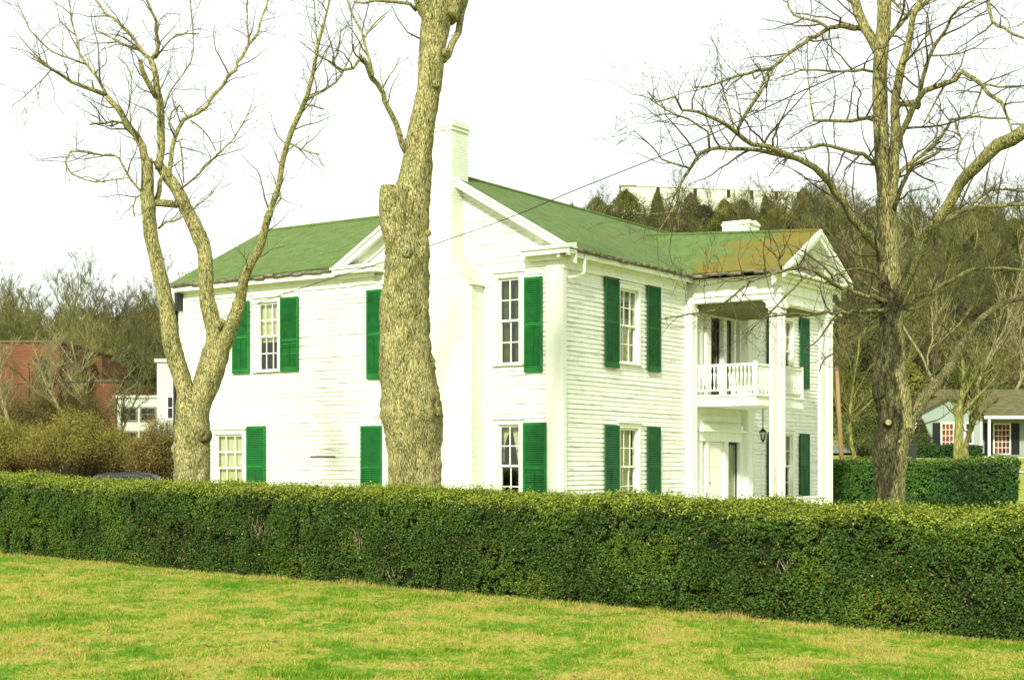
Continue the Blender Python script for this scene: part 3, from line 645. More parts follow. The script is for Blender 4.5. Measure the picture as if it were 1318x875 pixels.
dr = mb.build('door', M['door'], house); mb = MB(); c_ = wp(Fw, 7.96, .03, 1.82); mb.tube([wp(Fw, 7.96, -.04, 1.82), wp(Fw, 7.96, .0, 1.82), wp(Fw, 7.96, .02, 1.82), wp(Fw, 7.96, .045, 1.82)], [.015, .015, .034, .02], 8); mb.build('handle', M['brass'], dr, smooth=True)
def sidelight(u0, u1, z0, z1, back, n_=-.12):
    s = MB(); 
    for a, b_, c_, d_ in ((u0, u0+.04, z0, z1), (u1-.04, u1, z0, z1), (u0+.04, u1-.04, z0, z0+.06), (u0+.04, u1-.04, z1-.06, z1)): wbox(s, Fw, a, b_, n_, n_+.04, c_, d_)
    f = s.build('sidelight', M['metal'] if back != 'curtain' else M['trim'], house)
    s = MB(); wbox(s, Fw, u0+.04, u1-.04, n_+.015, n_+.02, z0+.06, z1-.06); s.build('glass_pane', M['glass'], f)
    V, Q = [], []
    for i in range(25):
        for z_ in (z0, z1): V.append(tuple(wp(Fw, u0+(u1-u0)*i/24, n_-.06+.012*math.sin(i*1.6), z_)))
    for i in range(24): Q.append((2*i, 2*i+2, 2*i+3, 2*i+1))
    np_mesh('curtain', V, Q, M[back], f, smooth=True)
sidelight(9.16, 9.96, .82, 3.0, 'greycurtain'); sidelight(7.47, 7.72, .82, 3.0, 'curtain'); sidelight(9.05, 9.55, 4.3, 6.6, 'greycurtain'); sidelight(9.7, 9.95, 4.3, 6.6, 'greycurtain'); sidelight(7.5, 7.75, 4.3, 6.6, 'curtain')
s = MB()
for a, b_, c_, d_ in ((8.02, 8.1, 4.28, 6.6), (8.76, 8.84, 4.28, 6.6), (8.1, 8.76, 4.28, 4.5), (8.1, 8.76, 6.5, 6.6)): wbox(s, Fw, a, b_, -.16, -.11, c_, d_)
f = s.build('balcony_door', simple('dark_brown_door', (.035, .025, .015), .5), house); s = MB(); wbox(s, Fw, 8.1, 8.76, -.14, -.135, 4.5, 6.5); s.build('glass_pane', M['glass'], f)
# balcony
BX0, BX1, BYF = 6.85, 10.05, -1.98
mb = MB(); mb.box(BX0, BX1, BYF, -.02, 4.0, 4.24); mb.box(BX0-.05, BX1+.05, BYF-.05, -.21, 4.241, 4.29); mb.box(BX0-.03, BX1+.03, BYF-.03, -.21, 3.98, 4.06)
bal = mb.build('balcony', M['trim'], house)
mb = MB(); mb.box(BX0-.02, BX0+.06, BYF, -.2, 5.08, 5.15); mb.box(BX0-.02, BX1+.02, BYF-.02, BYF+.06, 5.08, 5.151); mb.box(BX1-.06, BX1+.02, BYF, -.2, 5.08, 5.15)
mb.box(BX0, BX0+.04, BYF, -.2, 4.40, 4.44); mb.box(BX0, BX1, BYF, BYF+.04, 4.40, 4.441); mb.box(BX1-.04, BX1, BYF, -.2, 4.40, 4.44)
for x_, y_ in ((BX0+.02, BYF+.02), (BX1-.02, BYF+.02)): mb.box(x_-.045, x_+.045, y_-.045, y_+.045, 4.29, 5.2)
mb.build('handrail', M['trim'], bal)
def baluster_mesh():
    s = MB(); zs = [0, .06, .10, .25, .42, .52, .58, .64]; r = [.030, .030, .012, .028, .040, .015, .030, .030]
    s.tube([(0, 0, z_) for z_ in zs], r, 8); return s
bm0 = None
def put_baluster(x, y, z, par, hgt=1.0):
    global bm0
    if bm0 is None: ob = baluster_mesh().build('baluster', M['trim'], par, smooth=True); bm0 = ob.data
    else: ob = bpy.data.objects.new('baluster', bm0); C.objects.link(ob); ob.parent = par
    ob.location = (x, y, z); ob.scale = (1, 1, hgt)
for i in range(15): put_baluster(BX0+.02, BYF+.10+i*.118, 4.44, bal); put_baluster(BX1-.02, BYF+.10+i*.118, 4.44, bal)
for i in range(25): put_baluster(BX0+.14+i*.122, BYF+.02, 4.44, bal)
# porch floor, low rail
mb = MB(); mb.box(6.35, 10.6, -3.0, -.0, .62, .8); mb.box(6.45, 10.5, -2.9, -.0, -.3, .62); mb.box(6.9, 10.0, -3.35, -3.0, -.3, .45); mb.box(6.9, 10.0, -3.7, -3.35, -.3, .2)
pf = mb.build('porch_floor', M['trim'], house)
mb = MB(); mb.box(PL+.15, PR-.15, PD-.04, PD+.04, 1.40, 1.46); mb.box(PL+.15, PR-.15, PD-.03, PD+.03, .88, .92); mb.box(PL-.04, PL+.04, PD+.15, PD+.75, 1.40, 1.46); mb.box(PL-.03, PL+.03, PD+.15, PD+.75, .88, .92); mb.build('handrail', M['trim'], pf)
for i in range(24): put_baluster(PL+.25+i*.125, PD, .92, pf, .75)
for i in range(4): put_baluster(PL, PD+.22+i*.14, .92, pf, .75)
# hanging lantern
lp = hp(8.9, -1.25, 3.99)
la = empty('hanging_lantern', lp-Vector((0, 0, .95))); tag(la, 'black glass lantern on a long rod hanging under the balcony by the front door', 'lantern')
mb = MB(); mb.tube([(0, 0, .95), (0, 0, .32)], [.014, .014], 6); mb.build('rod', M['metal'], la)
mb = MB(); mb.tube([(0, 0, .36), (0, 0, .33), (0, 0, .27), (0, 0, .25)], [.02, .05, .11, .11], 6); mb.tube([(0, 0, .04), (0, 0, .01), (0, 0, -.05)], [.06, .05, .01], 6)
for k in range(6):
    a_ = k*math.pi/3; mb.tube([(.1*math.cos(a_), .1*math.sin(a_), .26), (.055*math.cos(a_), .055*math.sin(a_), .03)], [.008, .008], 4)
mb.build('lamp_frame', M['metal'], la); mb = MB(); mb.tube([(0, 0, .25), (0, 0, .04)], [.095, .05], 6, cap=False); mb.build('glass_pane', M['glass'], la)

# ------------------------------------------------------------------ hedges
rg = np.random.default_rng(11)
def leaf_quads(P0, Nrm, size, col, rgn, spread=1.0, aspect=.55, fold=False):
    """quads centred at P0, normals spread about Nrm"""
    n_ = len(P0); d = Nrm+rgn.normal(0, spread*.6, (n_, 3)); d /= np.linalg.norm(d, axis=1)[:, None]
    a = rgn.normal(0, 1, (n_, 3)); a -= d*(a*d).sum(1)[:, None]; a /= np.linalg.norm(a, axis=1)[:, None]; b_ = np.cross(d, a)
    s = (size*rgn.uniform(.65, 1.3, n_))[:, None]; a = a*s*.5; b_ = b_*s*.5*aspect
    V = np.stack([P0-a, P0-b_*1.0+a*.1, P0+a, P0+b_+a*.1], 1).reshape(-1, 3)
    Q = np.arange(n_*4).reshape(-1, 4); return V, Q, np.repeat(col, 4, 0)
def hedge(name, line, width, height, dens, leaf, label, holes=(), shoulder=.26, top_col=(.265, .315, .028), cols=((.024, .058, .007), (.074, .135, .014)), ends=(True, True), seed=3, group=None, ntop=.03):
    """line: list of (x,y) along the front foot, depth side is to the left of travel*(+1)"""
    r = np.random.default_rng(seed); L = [np.array(p, float) for p in line]
    d = L[1]-L[0]; ln = np.linalg.norm(d); t_ = d/ln; nb = np.array([-t_[1], t_[0]])
    if nb[1] < 0: nb = -nb
    # outline: front face, shoulder, top, back shoulder, back
    prof = [(0, .02), (-.02, .6*height), (.0, height-shoulder*1.1), (.10, height-shoulder*.55), (.26, height-shoulder*.2), (.5, height), (width-.3, height), (width-.08, height-.1), (width, height-.3), (width, .02)]
    prof = np.array(prof); seg = np.linalg.norm(np.diff(prof, axis=0), axis=1); cum = np.r_[0, np.cumsum(seg)]
    def sample(n_, lo, hi):
        s = r.uniform(lo, hi, n_); i = np.clip(np.searchsorted(cum, s)-1, 0, len(seg)-1); f = (s-cum[i])/seg[i]; p = prof[i]+(prof[i+1]-prof[i])*f[:, None]
        dd = (prof[i+1]-prof[i])/seg[i][:, None]; nn = np.stack([-dd[:, 1], dd[:, 0]], 1); return p, nn
    total = cum[-1]*ln; n_ = int(total*dens); back0 = cum[6]
    p, nn = sample(n_, 0, back0+.4)
    u = r.uniform(0, ln, n_)
    def world(u, p):
        xy = L[0]+t_*u[:, None]+nb*p[:, :1]; return np.c_[xy, hts(xy[:, 0], xy[:, 1])+p[:, 1]]
    lump = lambda W: (nnoise(W, 1.0, 1)-.5)*.15+(nnoise(W, 3.0, 2)-.5)*.11+(nnoise(W, 8, 6)-.5)*.07
    W = world(u, p); N3 = np.c_[nb[0]*nn[:, 0], nb[1]*nn[:, 0], nn[:, 1]]
    inw = r.uniform(0, 1, n_)**1.6*.13; topn = np.clip((p[:, 1]-(height-shoulder))/shoulder, 0, 1)
    W = W+N3*(lump(W)-inw)[:, None]; W[:, 2] += topn*(r.uniform(0, 1, n_)**7)*.11
    gap = nnoise(W, 4.2, 3)*.6+nnoise(W, 10, 4)*.4
    keep = (gap > .29+.12*r.uniform(0, 1, n_)) | (topn > .5) | (inw > .085)
    sid = p[:, 1] < height-shoulder
    for (hu, hz, hr, hs) in holes:
        dd = np.hypot((u-hu)/hs, p[:, 1]-hz)/hr; keep &= ~((dd < 1) & sid & (r.uniform(0, 1, n_) > dd*.6))
    W, N3, topn, gap, inw = W[keep], N3[keep], topn[keep], gap[keep], inw[keep]; u = u[keep]; pz = p[keep, 1]
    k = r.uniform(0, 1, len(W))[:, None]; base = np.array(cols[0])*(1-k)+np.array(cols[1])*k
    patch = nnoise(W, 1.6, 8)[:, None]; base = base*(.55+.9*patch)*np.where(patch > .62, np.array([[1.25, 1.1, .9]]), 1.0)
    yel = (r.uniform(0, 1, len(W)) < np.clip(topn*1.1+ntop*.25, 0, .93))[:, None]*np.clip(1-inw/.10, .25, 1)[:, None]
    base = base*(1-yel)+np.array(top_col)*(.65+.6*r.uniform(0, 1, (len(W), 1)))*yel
    dead = (r.uniform(0, 1, len(W)) < .012+.05*(nnoise(W, .9, 12) > .68)*(pz < .9))[:, None]; base = np.where(dead, np.array([[.22, .13, .05]]), base)
    V, Q, Cc = leaf_quads(W, N3*.8+np.array([0, 0, .35]), leaf, base, r, 1.1)
    loc = (float(L[0][0]+t_[0]*ln/2), float(L[0][1]+t_[1]*ln/2), ht(L[0][0]+t_[0]*ln/2, L[0][1]+t_[1]*ln/2))
    root = empty(name, loc); tag(root, label, 'hedge', group)
    # ends
    Vs, Qs, Cs = [V], [Q], [Cc]; off = len(V)
    for e, sgn in ((0, -1), (1, 1)):
        if not ends[e]: continue
        m_ = int(width*height*dens*1.0); ww = r.uniform(0, width, m_); zz = r.uniform(0, 1, m_)*(height-.05); xy = L[e]+nb*ww[:, None]
        Wn = np.c_[xy, hts(xy[:, 0], xy[:, 1])+zz]; Ne = np.tile(np.array([t_[0]*sgn, t_[1]*sgn, 0]), (m_, 1)); Wn = Wn+Ne*(lump(Wn)-r.uniform(0, .12, m_))[:, None]
        kk = r.uniform(0, 1, m_)[:, None]; bb = np.array(cols[0])*(1-kk)+np.array(cols[1])*kk; v2, q2, c2_ = leaf_quads(Wn, Ne, leaf, bb, r, 1.1); Vs.append(v2); Qs.append(q2+off); Cs.append(c2_); off += len(v2)
    np_mesh('foliage', np.concatenate(Vs), np.concatenate(Qs), M['leaf'], root, np.concatenate(Cs)).location = (0, 0, 0)
    fo = root.children[0]; fo.matrix_parent_inverse = Matrix.Translation(-Vector(loc))
    # inner body
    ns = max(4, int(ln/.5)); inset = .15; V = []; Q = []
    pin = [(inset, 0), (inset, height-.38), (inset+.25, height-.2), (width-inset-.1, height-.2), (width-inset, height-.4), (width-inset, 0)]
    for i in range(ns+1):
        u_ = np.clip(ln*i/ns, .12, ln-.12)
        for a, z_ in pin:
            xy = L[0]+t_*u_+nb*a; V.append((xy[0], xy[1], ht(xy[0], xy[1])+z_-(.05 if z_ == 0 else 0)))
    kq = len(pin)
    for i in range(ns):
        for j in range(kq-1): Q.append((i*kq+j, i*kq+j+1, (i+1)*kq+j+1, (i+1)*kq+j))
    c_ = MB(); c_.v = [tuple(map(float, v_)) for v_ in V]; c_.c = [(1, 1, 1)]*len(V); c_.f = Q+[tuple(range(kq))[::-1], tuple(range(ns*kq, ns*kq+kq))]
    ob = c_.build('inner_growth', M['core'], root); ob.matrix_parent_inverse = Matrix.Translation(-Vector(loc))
    # bare stems in the thin places
    if holes:
        s = MB(); rr = random.Random(seed)
        for (hu, hz, hr, hs) in holes:
            s.mark()
            for q in range(int(22*hs+6)):
                uu = hu+rr.uniform(-1, 1)*hr*hs; base_ = L[0]+t_*(uu+rr.uniform(-.1, .1))+nb*rr.uniform(.03, .13); zb0 = max(0, hz-hr-.1)+rr.uniform(-.1, .2); zt = min(height-.3, hz+hr+rr.uniform(-.15, .1))
                g0 = ht(base_[0], base_[1]); tip = base_+t_*rr.uniform(-.15, .15)+nb*rr.uniform(-.05, .05)
                md = (base_+tip)/2+t_*rr.uniform(-.05, .05)
                if zt > zb0+.05 and rr.random() < .6: s.tube([(base_[0], base_[1], g0+max(0, zb0)), (md[0], md[1], g0+(zb0+zt)/2), (tip[0], tip[1], g0+zt)], [.008, .007, .004], 4)
        
        for ob in build_split(s, 'bare_stems', simple('pale_hedge_stem', (.24, .19, .12), .9, .7, 8), root): ob.matrix_parent_inverse = Matrix.Translation(-Vector(loc))
    return root
HL = np.array([-10.75, 31.0]); HR = np.array([6.45, 18.6]); hd = HR-HL
h0 = HL-hd*.28; h1 = HL+hd*1.32; hlen = np.linalg.norm(h1-h0)
def hu_of(px):     # distance along the hedge at which it crosses a picture column
    k = (px-CX)/F; s_ = (k*HL[1]-HL[0])/(hd[0]-k*hd[1]); return (s_+.28)*np.linalg.norm(hd)
def hhole(px, z, r, s): return (hu_of(px), z, r, s)
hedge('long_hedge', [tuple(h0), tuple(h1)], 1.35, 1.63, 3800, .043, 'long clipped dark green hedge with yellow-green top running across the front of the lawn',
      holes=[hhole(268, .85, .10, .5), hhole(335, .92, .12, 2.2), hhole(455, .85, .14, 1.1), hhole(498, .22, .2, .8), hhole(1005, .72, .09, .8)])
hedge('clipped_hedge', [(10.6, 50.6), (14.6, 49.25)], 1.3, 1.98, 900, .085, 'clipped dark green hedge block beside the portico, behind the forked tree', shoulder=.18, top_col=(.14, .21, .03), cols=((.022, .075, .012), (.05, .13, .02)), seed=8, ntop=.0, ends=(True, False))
hedge('clipped_hedge', [(14.42, 49.45), (16.75, 48.8)], 1.3, 1.98, 900, .085, 'shorter hedge block at the right, ending where the bright grass begins', shoulder=.18, top_col=(.14, .21, .03), cols=((.018, .06, .012), (.045, .11, .02)), seed=9, ntop=.0, ends=(False, True))

# ------------------------------------------------------------------ grass blades on the near lawn
n_ = 520000
yy = rg.uniform(14.2, 34, n_)**1.0; xx = rg.uniform(-.37, .37, n_)*yy
# keep in front of the hedge
side = (xx-HL[0])*hd[1]-(yy-HL[1])*hd[0]
nbx = np.array([-hd[1], hd[0]])/np.linalg.norm(hd)
dist = ((np.c_[xx, yy]-HL)@nbx)
if nbx[1] < 0: dist = -dist
k_ = dist < .06; wgt = rg.uniform(0, 1, n_) < np.clip((22/np.maximum(yy, 14))**1.2, 0, 1); k_ &= wgt
xx, yy, dist = xx[k_], yy[k_], dist[k_]; zz = hts(xx, yy); n_ = len(xx)
cl = nnoise(np.c_[xx, yy, xx*0], 3.6, 5); hgt = (.014+.095*cl**2.8)*rg.uniform(.5, 1.6, n_)+np.where(dist > -.35, .04*rg.uniform(0, 1, n_), 0); an = rg.uniform(0, 2*np.pi, n_); wd = rg.uniform(.004, .008, n_); le = rg.normal(0, .03, (n_, 2))
B0 = np.c_[xx, yy, zz-.004]; dx = np.c_[np.cos(an)*wd, np.sin(an)*wd, an*0]; V = np.stack([B0-dx, B0+dx, B0+np.c_[le, hgt]], 1).reshape(-1, 3)
cc = np.repeat(rg.uniform(0, 1, n_)-.8*(dist > -.28)*rg.uniform(0, 1, n_), 3)[:, None]*np.ones((1, 3))
tag(np_mesh('grass', V, np.arange(n_*3).reshape(-1, 3), M['blade'], None, cc), 'patchy spring lawn grass, green tufts among straw-coloured dead blades', 'grass', kind='stuff')

n_ = 1500; ly = rg.uniform(14.5, 31, n_); lx = rg.uniform(-.37, .37, n_)*ly; dl = np.abs((np.c_[lx, ly]-HL)@nbx)*np.where(((np.c_[lx, ly]-HL)@nbx)*(1 if nbx[1] > 0 else -1) < 0, 1, -1)
k_ = (dl > -.02) & (rg.uniform(0, 1, n_) < np.clip(1.2-dl/1.6, .16, 1)); lx, ly = lx[k_], ly[k_]; n_ = len(lx); cl_ = rg.uniform(0, 1, n_)[:, None]
V, Q, c_ = leaf_quads(np.c_[lx, ly, hts(lx, ly)+.03+rg.uniform(0, .03, n_)], np.tile([0, -.3, 1.0], (n_, 1)), .07, np.array([[.30, .20, .08]])*(1-cl_)+np.array([[.12, .075, .03]])*cl_, rg, .7, .6)
tag(np_mesh('fallen_leaves', V, Q, M['bud'], None, c_), 'brown fallen leaves caught in the grass, thickest along the hedge foot', 'leaves', kind='stuff')
# ------------------------------------------------------------------ hero trees
def branchlets(mb, pts, rad, rr, spacing, lmin, lmax, level, up=.25, minr=.004, start=0.0, view=None):
    """twigs along a limb"""
    acc = rr.uniform(0, spacing); total = sum((pts[i+1]-pts[i]).length for i in range(len(pts)-1)); run = 0; side = rr.choice((-1, 1))
    for i in range(len(pts)-1):
        seg = pts[i+1]-pts[i]; L_ = seg.length
        if L_ < 1e-5: continue
        while acc < L_:
            f = (run+acc)/total
            if f >= start:
                p = pts[i]+seg*(acc/L_); r0 = rad[i]; t_ = seg.normalized()
                q = Vector((rr.gauss(0, 1), rr.gauss(0, 1), rr.gauss(0, 1))); q = (q-t_*q.dot(t_)).normalized()
                d = (t_*rr.uniform(.3, 1.0)+q*rr.uniform(.6, 1.1)+Vector((0, 0, up))).normalized()
                ln = rr.uniform(lmin, lmax)*(1.15-.6*f); rb = min(r0*.6, .005+.011*ln)
                k = max(3, int(ln/.14)); pp = [p]; ra = [rb]; dd = d.copy()
                for j in range(k):
                    dd = (dd+Vector((rr.gauss(0, .2), rr.gauss(0, .2), rr.gauss(0, .2)+up*.12))).normalized(); pp.append(pp[-1]+dd*ln/k); ra.append(max(minr*.7, rb*(1-(j+1)/k*.8)))
                mb.tube(pp, ra, 4 if rb > .012 else 3, cap=False)
                if level > 0: branchlets(mb, pp, ra, rr, ln*.26+.03, lmin*.42, lmax*.42, level-1, up, minr, .15)
            acc += spacing*rr.uniform(.5, 1.5)
        acc -= L_; run += L_
def hero(name, label, base, limbs, seed, twig_skip=.13, dens=1.0, group=None, colf=None, sz=1.0, extra=None):
    """limbs: (points px, width px list, depth0, depth1, sides, twig)"""
    rr = random.Random(seed); root = empty(name, base); tag(root, label, 'tree', group); inv = Matrix.Translation(-Vector(base))
    tr = MB(); tw = MB()
    for (pts, wid, d0, d1, *opt) in limbs:
        twig = opt[0] if opt else 1.0; n_ = len(pts)
        cumL = [0]
        for i in range(n_-1): cumL.append(cumL[-1]+math.hypot(pts[i+1][0]-pts[i][0], pts[i+1][1]-pts[i][1]))
        dd = [d0+(d1-d0)*c_/cumL[-1] for c_ in cumL]; W = [wid[0]+(wid[-1]-wid[0])*c_/cumL[-1] for c_ in cumL] if len(wid) == 2 else wid
        p3 = [P(x_, y_, q) for (x_, y_), q in zip(pts, dd)]; r3 = [a_/2/F*q for a_, q in zip(W, dd)]
        big = max(r3) > .11
        pp, ra = smooth_path(p3, r3, .07 if big else .16)
        if not big:
            pp = [pp[0]]+[q+Vector((rr.gauss(0, 1), rr.gauss(0, 1), rr.gauss(0, 1)))*min(.014, .5*r_) for q, r_ in zip(pp[1:], ra[1:])]
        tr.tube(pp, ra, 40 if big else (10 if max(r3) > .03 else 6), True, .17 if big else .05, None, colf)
        if twig > 0:
            th = [(q, r_) for q, r_ in zip(pp, ra) if r_ < twig_skip]
            if len(th) > 2: branchlets(tw, [q for q, _ in th], [r_ for _, r_ in th], rr, .34/dens/twig, .5*sz, 1.5*sz, 2)
    o1 = tr.build('trunk', M['bark'], root, smooth=True, usecol=True); o1.matrix_parent_inverse = inv
    o2 = tw.build('crown', M['twig'], root, smooth=True); o2.matrix_parent_inverse = inv
    if extra: extra(root, inv)
    return root
# ---- left forked tree
D = 31.0
T1 = [
 ([(246,720),(246,640),(245,600),(246,570),(248,545),(247,520)], [56,50,46,44,44,44], D, D, 0),
 ([(246,570),(241,525),(238,500),(223,443),(213,387),(200,330),(194,302),(190,264),(190,230),(189,204)], [30,29,26,24,20,19,19,20,17,15], D, D-.3, 0),
 ([(249,570),(252,530),(262,500),(272,470),(281,443)], [32,33,36,38,34], D, D+.1, 0),
 ([(275,455),(277,430),(270,400),(266,379),(264,330),(256,302),(241,271),(226,241),(211,222),(202,207)], [26,24,23,21,20,20,18,16,14,12], D+.1, D+.1, 0),
 ([(284,450),(294,430),(303,405),(309,388),(314,360),(325,335),(334,318),(345,279),(358,241),(364,207),(375,170),(392,132),(402,98),(409,60),(417,30),(427,-10)], [25,22,20,18,15,13,12,10.5,8.5,7.5,7.5,7,6,5,4.5,3], D+.1, D-2.0),
 ([(190,215),(183,190),(175,175),(165,160),(150,140),(138,123)], [11,12,11,10,8.5,8], D-.3, D-.8),
 ([(135,122),(118,116),(102,109),(82,99),(64,90),(50,78),(38,67)], [7,3], D-.8, D-1.6),
 ([(137,123),(124,100),(111,83),(103,68),(100,57),(94,34),(88,-6)], [5,2], D-.8, D-.2),
 ([(111,83),(90,76),(68,66),(50,52),(38,40),(30,20),(22,4)], [3,1.4], D-.6, D-1.4),
 ([(204,218),(206,200),(207,162),(205,132),(200,98),(194,76)], [11,12,12,11,9,8], D, D+.4),
 ([(194,76),(181,64),(166,43),(151,28),(136,17),(118,-6)], [6,3], D+.4, D+1.2),
 ([(195,77),(205,57),(202,40),(200,26),(186,-6)], [6.5,3], D+.4, D-.4),
 ([(201,126),(196,112),(189,102),(183,90),(179,77)], [8,7], D+.2, D-.2),
 ([(180,64),(158,57),(136,45),(124,40)], [4.5,2.4], D+.6, D+1.0),
 ([(217,228),(222,196),(226,177),(237,156),(245,151),(264,138),(283,113),(302,89),(320,57),(332,41),(339,19),(346,-8)], [8,7,7,6,5.5,5.5,5,5,4.5,4,3,2.5], D, D+1.4),
 ([(320,57),(318,30),(319,-8)], [3,2], D+1.1, D+1.6),
 ([(232,243),(250,229),(279,200),(298,181),(312,160),(324,136)], [3.4,1.6], D, D-1.2),
 ([(204,294),(214,286),(230,281),(249,268),(275,247)], [3.5,1.5], D, D-1.0),
 ([(185,250),(168,230),(153,204),(121,198),(90,195),(84,207),(92,224),(108,231),(124,234),(146,231),(168,229)], [3.6,2.2], D-.3, D-1.2),
 ([(184,248),(174,256),(171,268),(173,280)], [3,2], D-.3, D-.5),
 ([(165,160),(155,157),(135,158),(115,161)], [4,3], D-.5, D-1.0),
 ([(66,90),(45,112),(15,137)], [2.2,1.2], D-1.3, D-2),
 ([(212,140),(220,118),(234,98),(245,80),(249,60),(247,23),(244,-4)], [2.6,1.4], D+.2, D+.9),
 ([(169,170),(167,140),(168,94),(151,73)], [2.4,1.4], D-.5, D-.1),
 ([(200,76),(212,60),(226,45),(240,43),(256,44)], [3,2], D+.4, D+.1),
 ([(226,178),(218,160),(222,145),(231,137),(242,150)], [3.4,2.4], D, D-.5),
 ([(245,155),(262,168),(279,195)], [2.6,1.5], D, D+.4),
 ([(231,180),(235,205),(236,236)], [3,2], D, D+.2),
 ([(392,132),(405,124),(417,117),(432,106),(443,87),(455,66),(470,47),(496,21)], [4,1.6], D-1.4, D-.6),
 ([(392,134),(402,136),(417,141)], [3.4,2], D-1.4, D-1.6),
 ([(374,185),(383,190),(392,194),(411,199)], [3.6,2.4], D-1.2, D-1.7),
 ([(407,75),(407,40),(405,11),(404,-6)], [2.6,1.6], D-1.7, D-1.4),
 ([(358,240),(362,256),(352,268),(348,280)], [4,2.5], D-.8, D-1.0),
 ([(198,261),(212,262),(228,262)], [11,11], D-.2, D, 0),
 ([(200,262),(206,246),(210,226)], [9,6], D-.1, D, 0),
]
b1 = P(246, 640, D); base1 = (b1.x, b1.y, ht(b1.x, b1.y))
T1[0] = ([(244, HY+(ZE-base1[2]+.1)*F/D),(246,700),(246,640),(245,600),(246,570),(248,545),(247,520)], [66,54,49,46,44,44,42], D, D, 0)
def knots1(root, inv):
    s = MB(); p = P(262, 560, D-.36)
    s.tube([p+Vector((0, .12, 0)), p+Vector((0, .02, 0)), p+Vector((0, -.02, 0)), p+Vector((0, .0, 0))], [.13, .12, .075, .02], 14, True, .3, None, lambda q_, d_: (.5, .46, .42)); s.mark()
    q = P(225, 578, D-.1); s.tube([q+Vector((.15, 0, 0)), q, q+Vector((-.07, 0, 0))], [.2, .15, .05], 12, True, .2); s.mark()
    q = P(286, 415, D); s.tube([q+Vector((-.1, 0, -.1)), q, q+Vector((.05, 0, .06))], [.1, .10, .04], 10, True, .2)
    for o_ in build_split(s, 'knot', M['bark'], root, smooth=True, usecol=True): o_.matrix_parent_inverse = inv
T1 = [(a_, [w_*(.93 if i_ < 4 else .86) for w_ in b_], *c_) for i_, (a_, b_, *c_) in enumerate(T1)]
hero('forked_tree', 'leafless tree at the left whose trunk forks low into three limbs', base1, T1, 21, extra=knots1, dens=1.5)
# ---- centre trunk
D = 27.0; b2 = P(532, 640, D); base2 = (b2.x, b2.y, ht(b2.x, b2.y)); yb2 = HY+(ZE-base2[2]+.1)*F/D
T2 = [
 ([(530,yb2),(532,700),(533,630),(532,600),(532,556),(530,530),(526,505),(523,481),(521,440),(521,405),(522,360),(523,330),(523,302),(526,280),(530,255),(536,222),(539,195),(541,170),(547,140),(552,113),(556,68),(559,38),(563,12),(564,-10)],
  [90,76,67,70,73,78,77,73,68,63,58,55,53,52,50,44,41,39,37.5,37,37,41,50,58], D, D, 0),
 ([(557,20),(548,-10),(538,-60),(520,-140),(505,-220)], [34,32,27,20,14], D, D-1),
 ([(573,22),(586,-10),(598,-60),(622,-140),(640,-230)], [34,33,28,20,14], D, D+1.2),
 ([(526,200),(518,186),(515,174),(511,162),(502,143),(492,121),(485,108),(479,100),(471,81),(464,71)], [10,8,8,7.5,7,7,6.5,7,6,4], D, D-1.0, .5),
 ([(470,82),(463,77),(454,87),(441,90),(430,83),(434,70),(437,57),(439,36)], [4.5,1.6], D-1, D-1.6, .8),
 ([(432,84),(411,72),(386,53)], [2.4,1.4], D-1.4, D-1.8, .8),
 ([(480,98),(479,94),(474,76),(471,60),(468,45),(454,19),(444,-8)], [4,2.2], D-.9, D-.4, .8),
 ([(470,48),(482,30),(496,18)], [2.4,1.4], D-.6, D-.2, .7),
 ([(492,115),(500,100),(507,90),(514,74)], [2.2,1.2], D-.6, D-.3, .6),
 ([(570,78),(577,70),(585,52),(590,41),(594,15),(602,-10),(610,-50)], [10,9,8.5,9,9,9,7], D, D+.9, .5),
 ([(536,14),(528,6),(510,3),(496,2),(470,4),(455,2)], [5,2.4], D, D-.6, .8),
 ([(540,50),(525,42),(512,24),(504,8)], [2.4,1.4], D, D-.5, .8),
 ([(532,-60),(500,-90),(470,-130),(430,-150)], [9,3], D-.3, D-2.5), ([(610,-100),(650,-130),(700,-150),(740,-190)], [9,3], D+.6, D+2), ([(520,-140),(545,-200),(560,-260)], [9,4], D-.7, D-1.5),
]
def stub2(root, inv):
    s = MB(); pts = [P(522, 345, D-.05), P(514, 318, D-.14), P(509, 290, D-.20), P(508, 262, D-.24), P(509, 240, D-.26)]; rd = [.24, .26, .265, .26, .255]
    a, b_ = smooth_path(pts, rd, .07); s.tube(a, b_, 36, True, .15)
    st = s.build('cut_limb', M['bark'], root, smooth=True, usecol=True); st.matrix_parent_inverse = inv; st['label'] = 'thick sawn-off limb stub clasping the trunk'
    c_ = MB(); p = P(509, 238, D-.26); c_.tube([p-Vector((0, 0, .06)), p+Vector((-.01, -.02, .03)), p+Vector((-.02, -.05, .07))], [.245, .225, .19], 30, True, .22); cw = c_.build('cut_face', M['cutwood'], st, smooth=False); cw.matrix_parent_inverse = inv
    k = MB(); rr = random.Random(4)
    for px_, py_, r_ in ((540,455,.11),(530,478,.08),(516,548,.07),(497,459,.09),(566,530,.10),(524,325,.07),(552,300,.05),(500,378,.08),(563,108,.07),(575,68,.08)):
        # find the trunk surface facing the camera at this spot
        cxp = {455:522,478:522,548:532,459:522,530:530,325:523,300:523,378:522,108:552,68:556}[py_]; hw = 33 if py_ > 300 else 20
        off = (px_-cxp)/hw; off = max(-.95, min(.95, off)); dep = D-(math.sqrt(1-off*off)*hw/F*D)*1.0
        q = P(px_, py_, dep); nrm = Vector((off, -math.sqrt(1-off*off), 0))
        k.tube([q-nrm*.06, q-nrm*.0, q+nrm*.03, q+nrm*.012], [r_*1.25, r_, r_*.7, r_*.3], 14, True, .25); k.mark()
    for o_ in build_split(k, 'knot', M['bark'], root, smooth=True, usecol=True): o_.matrix_parent_inverse = inv
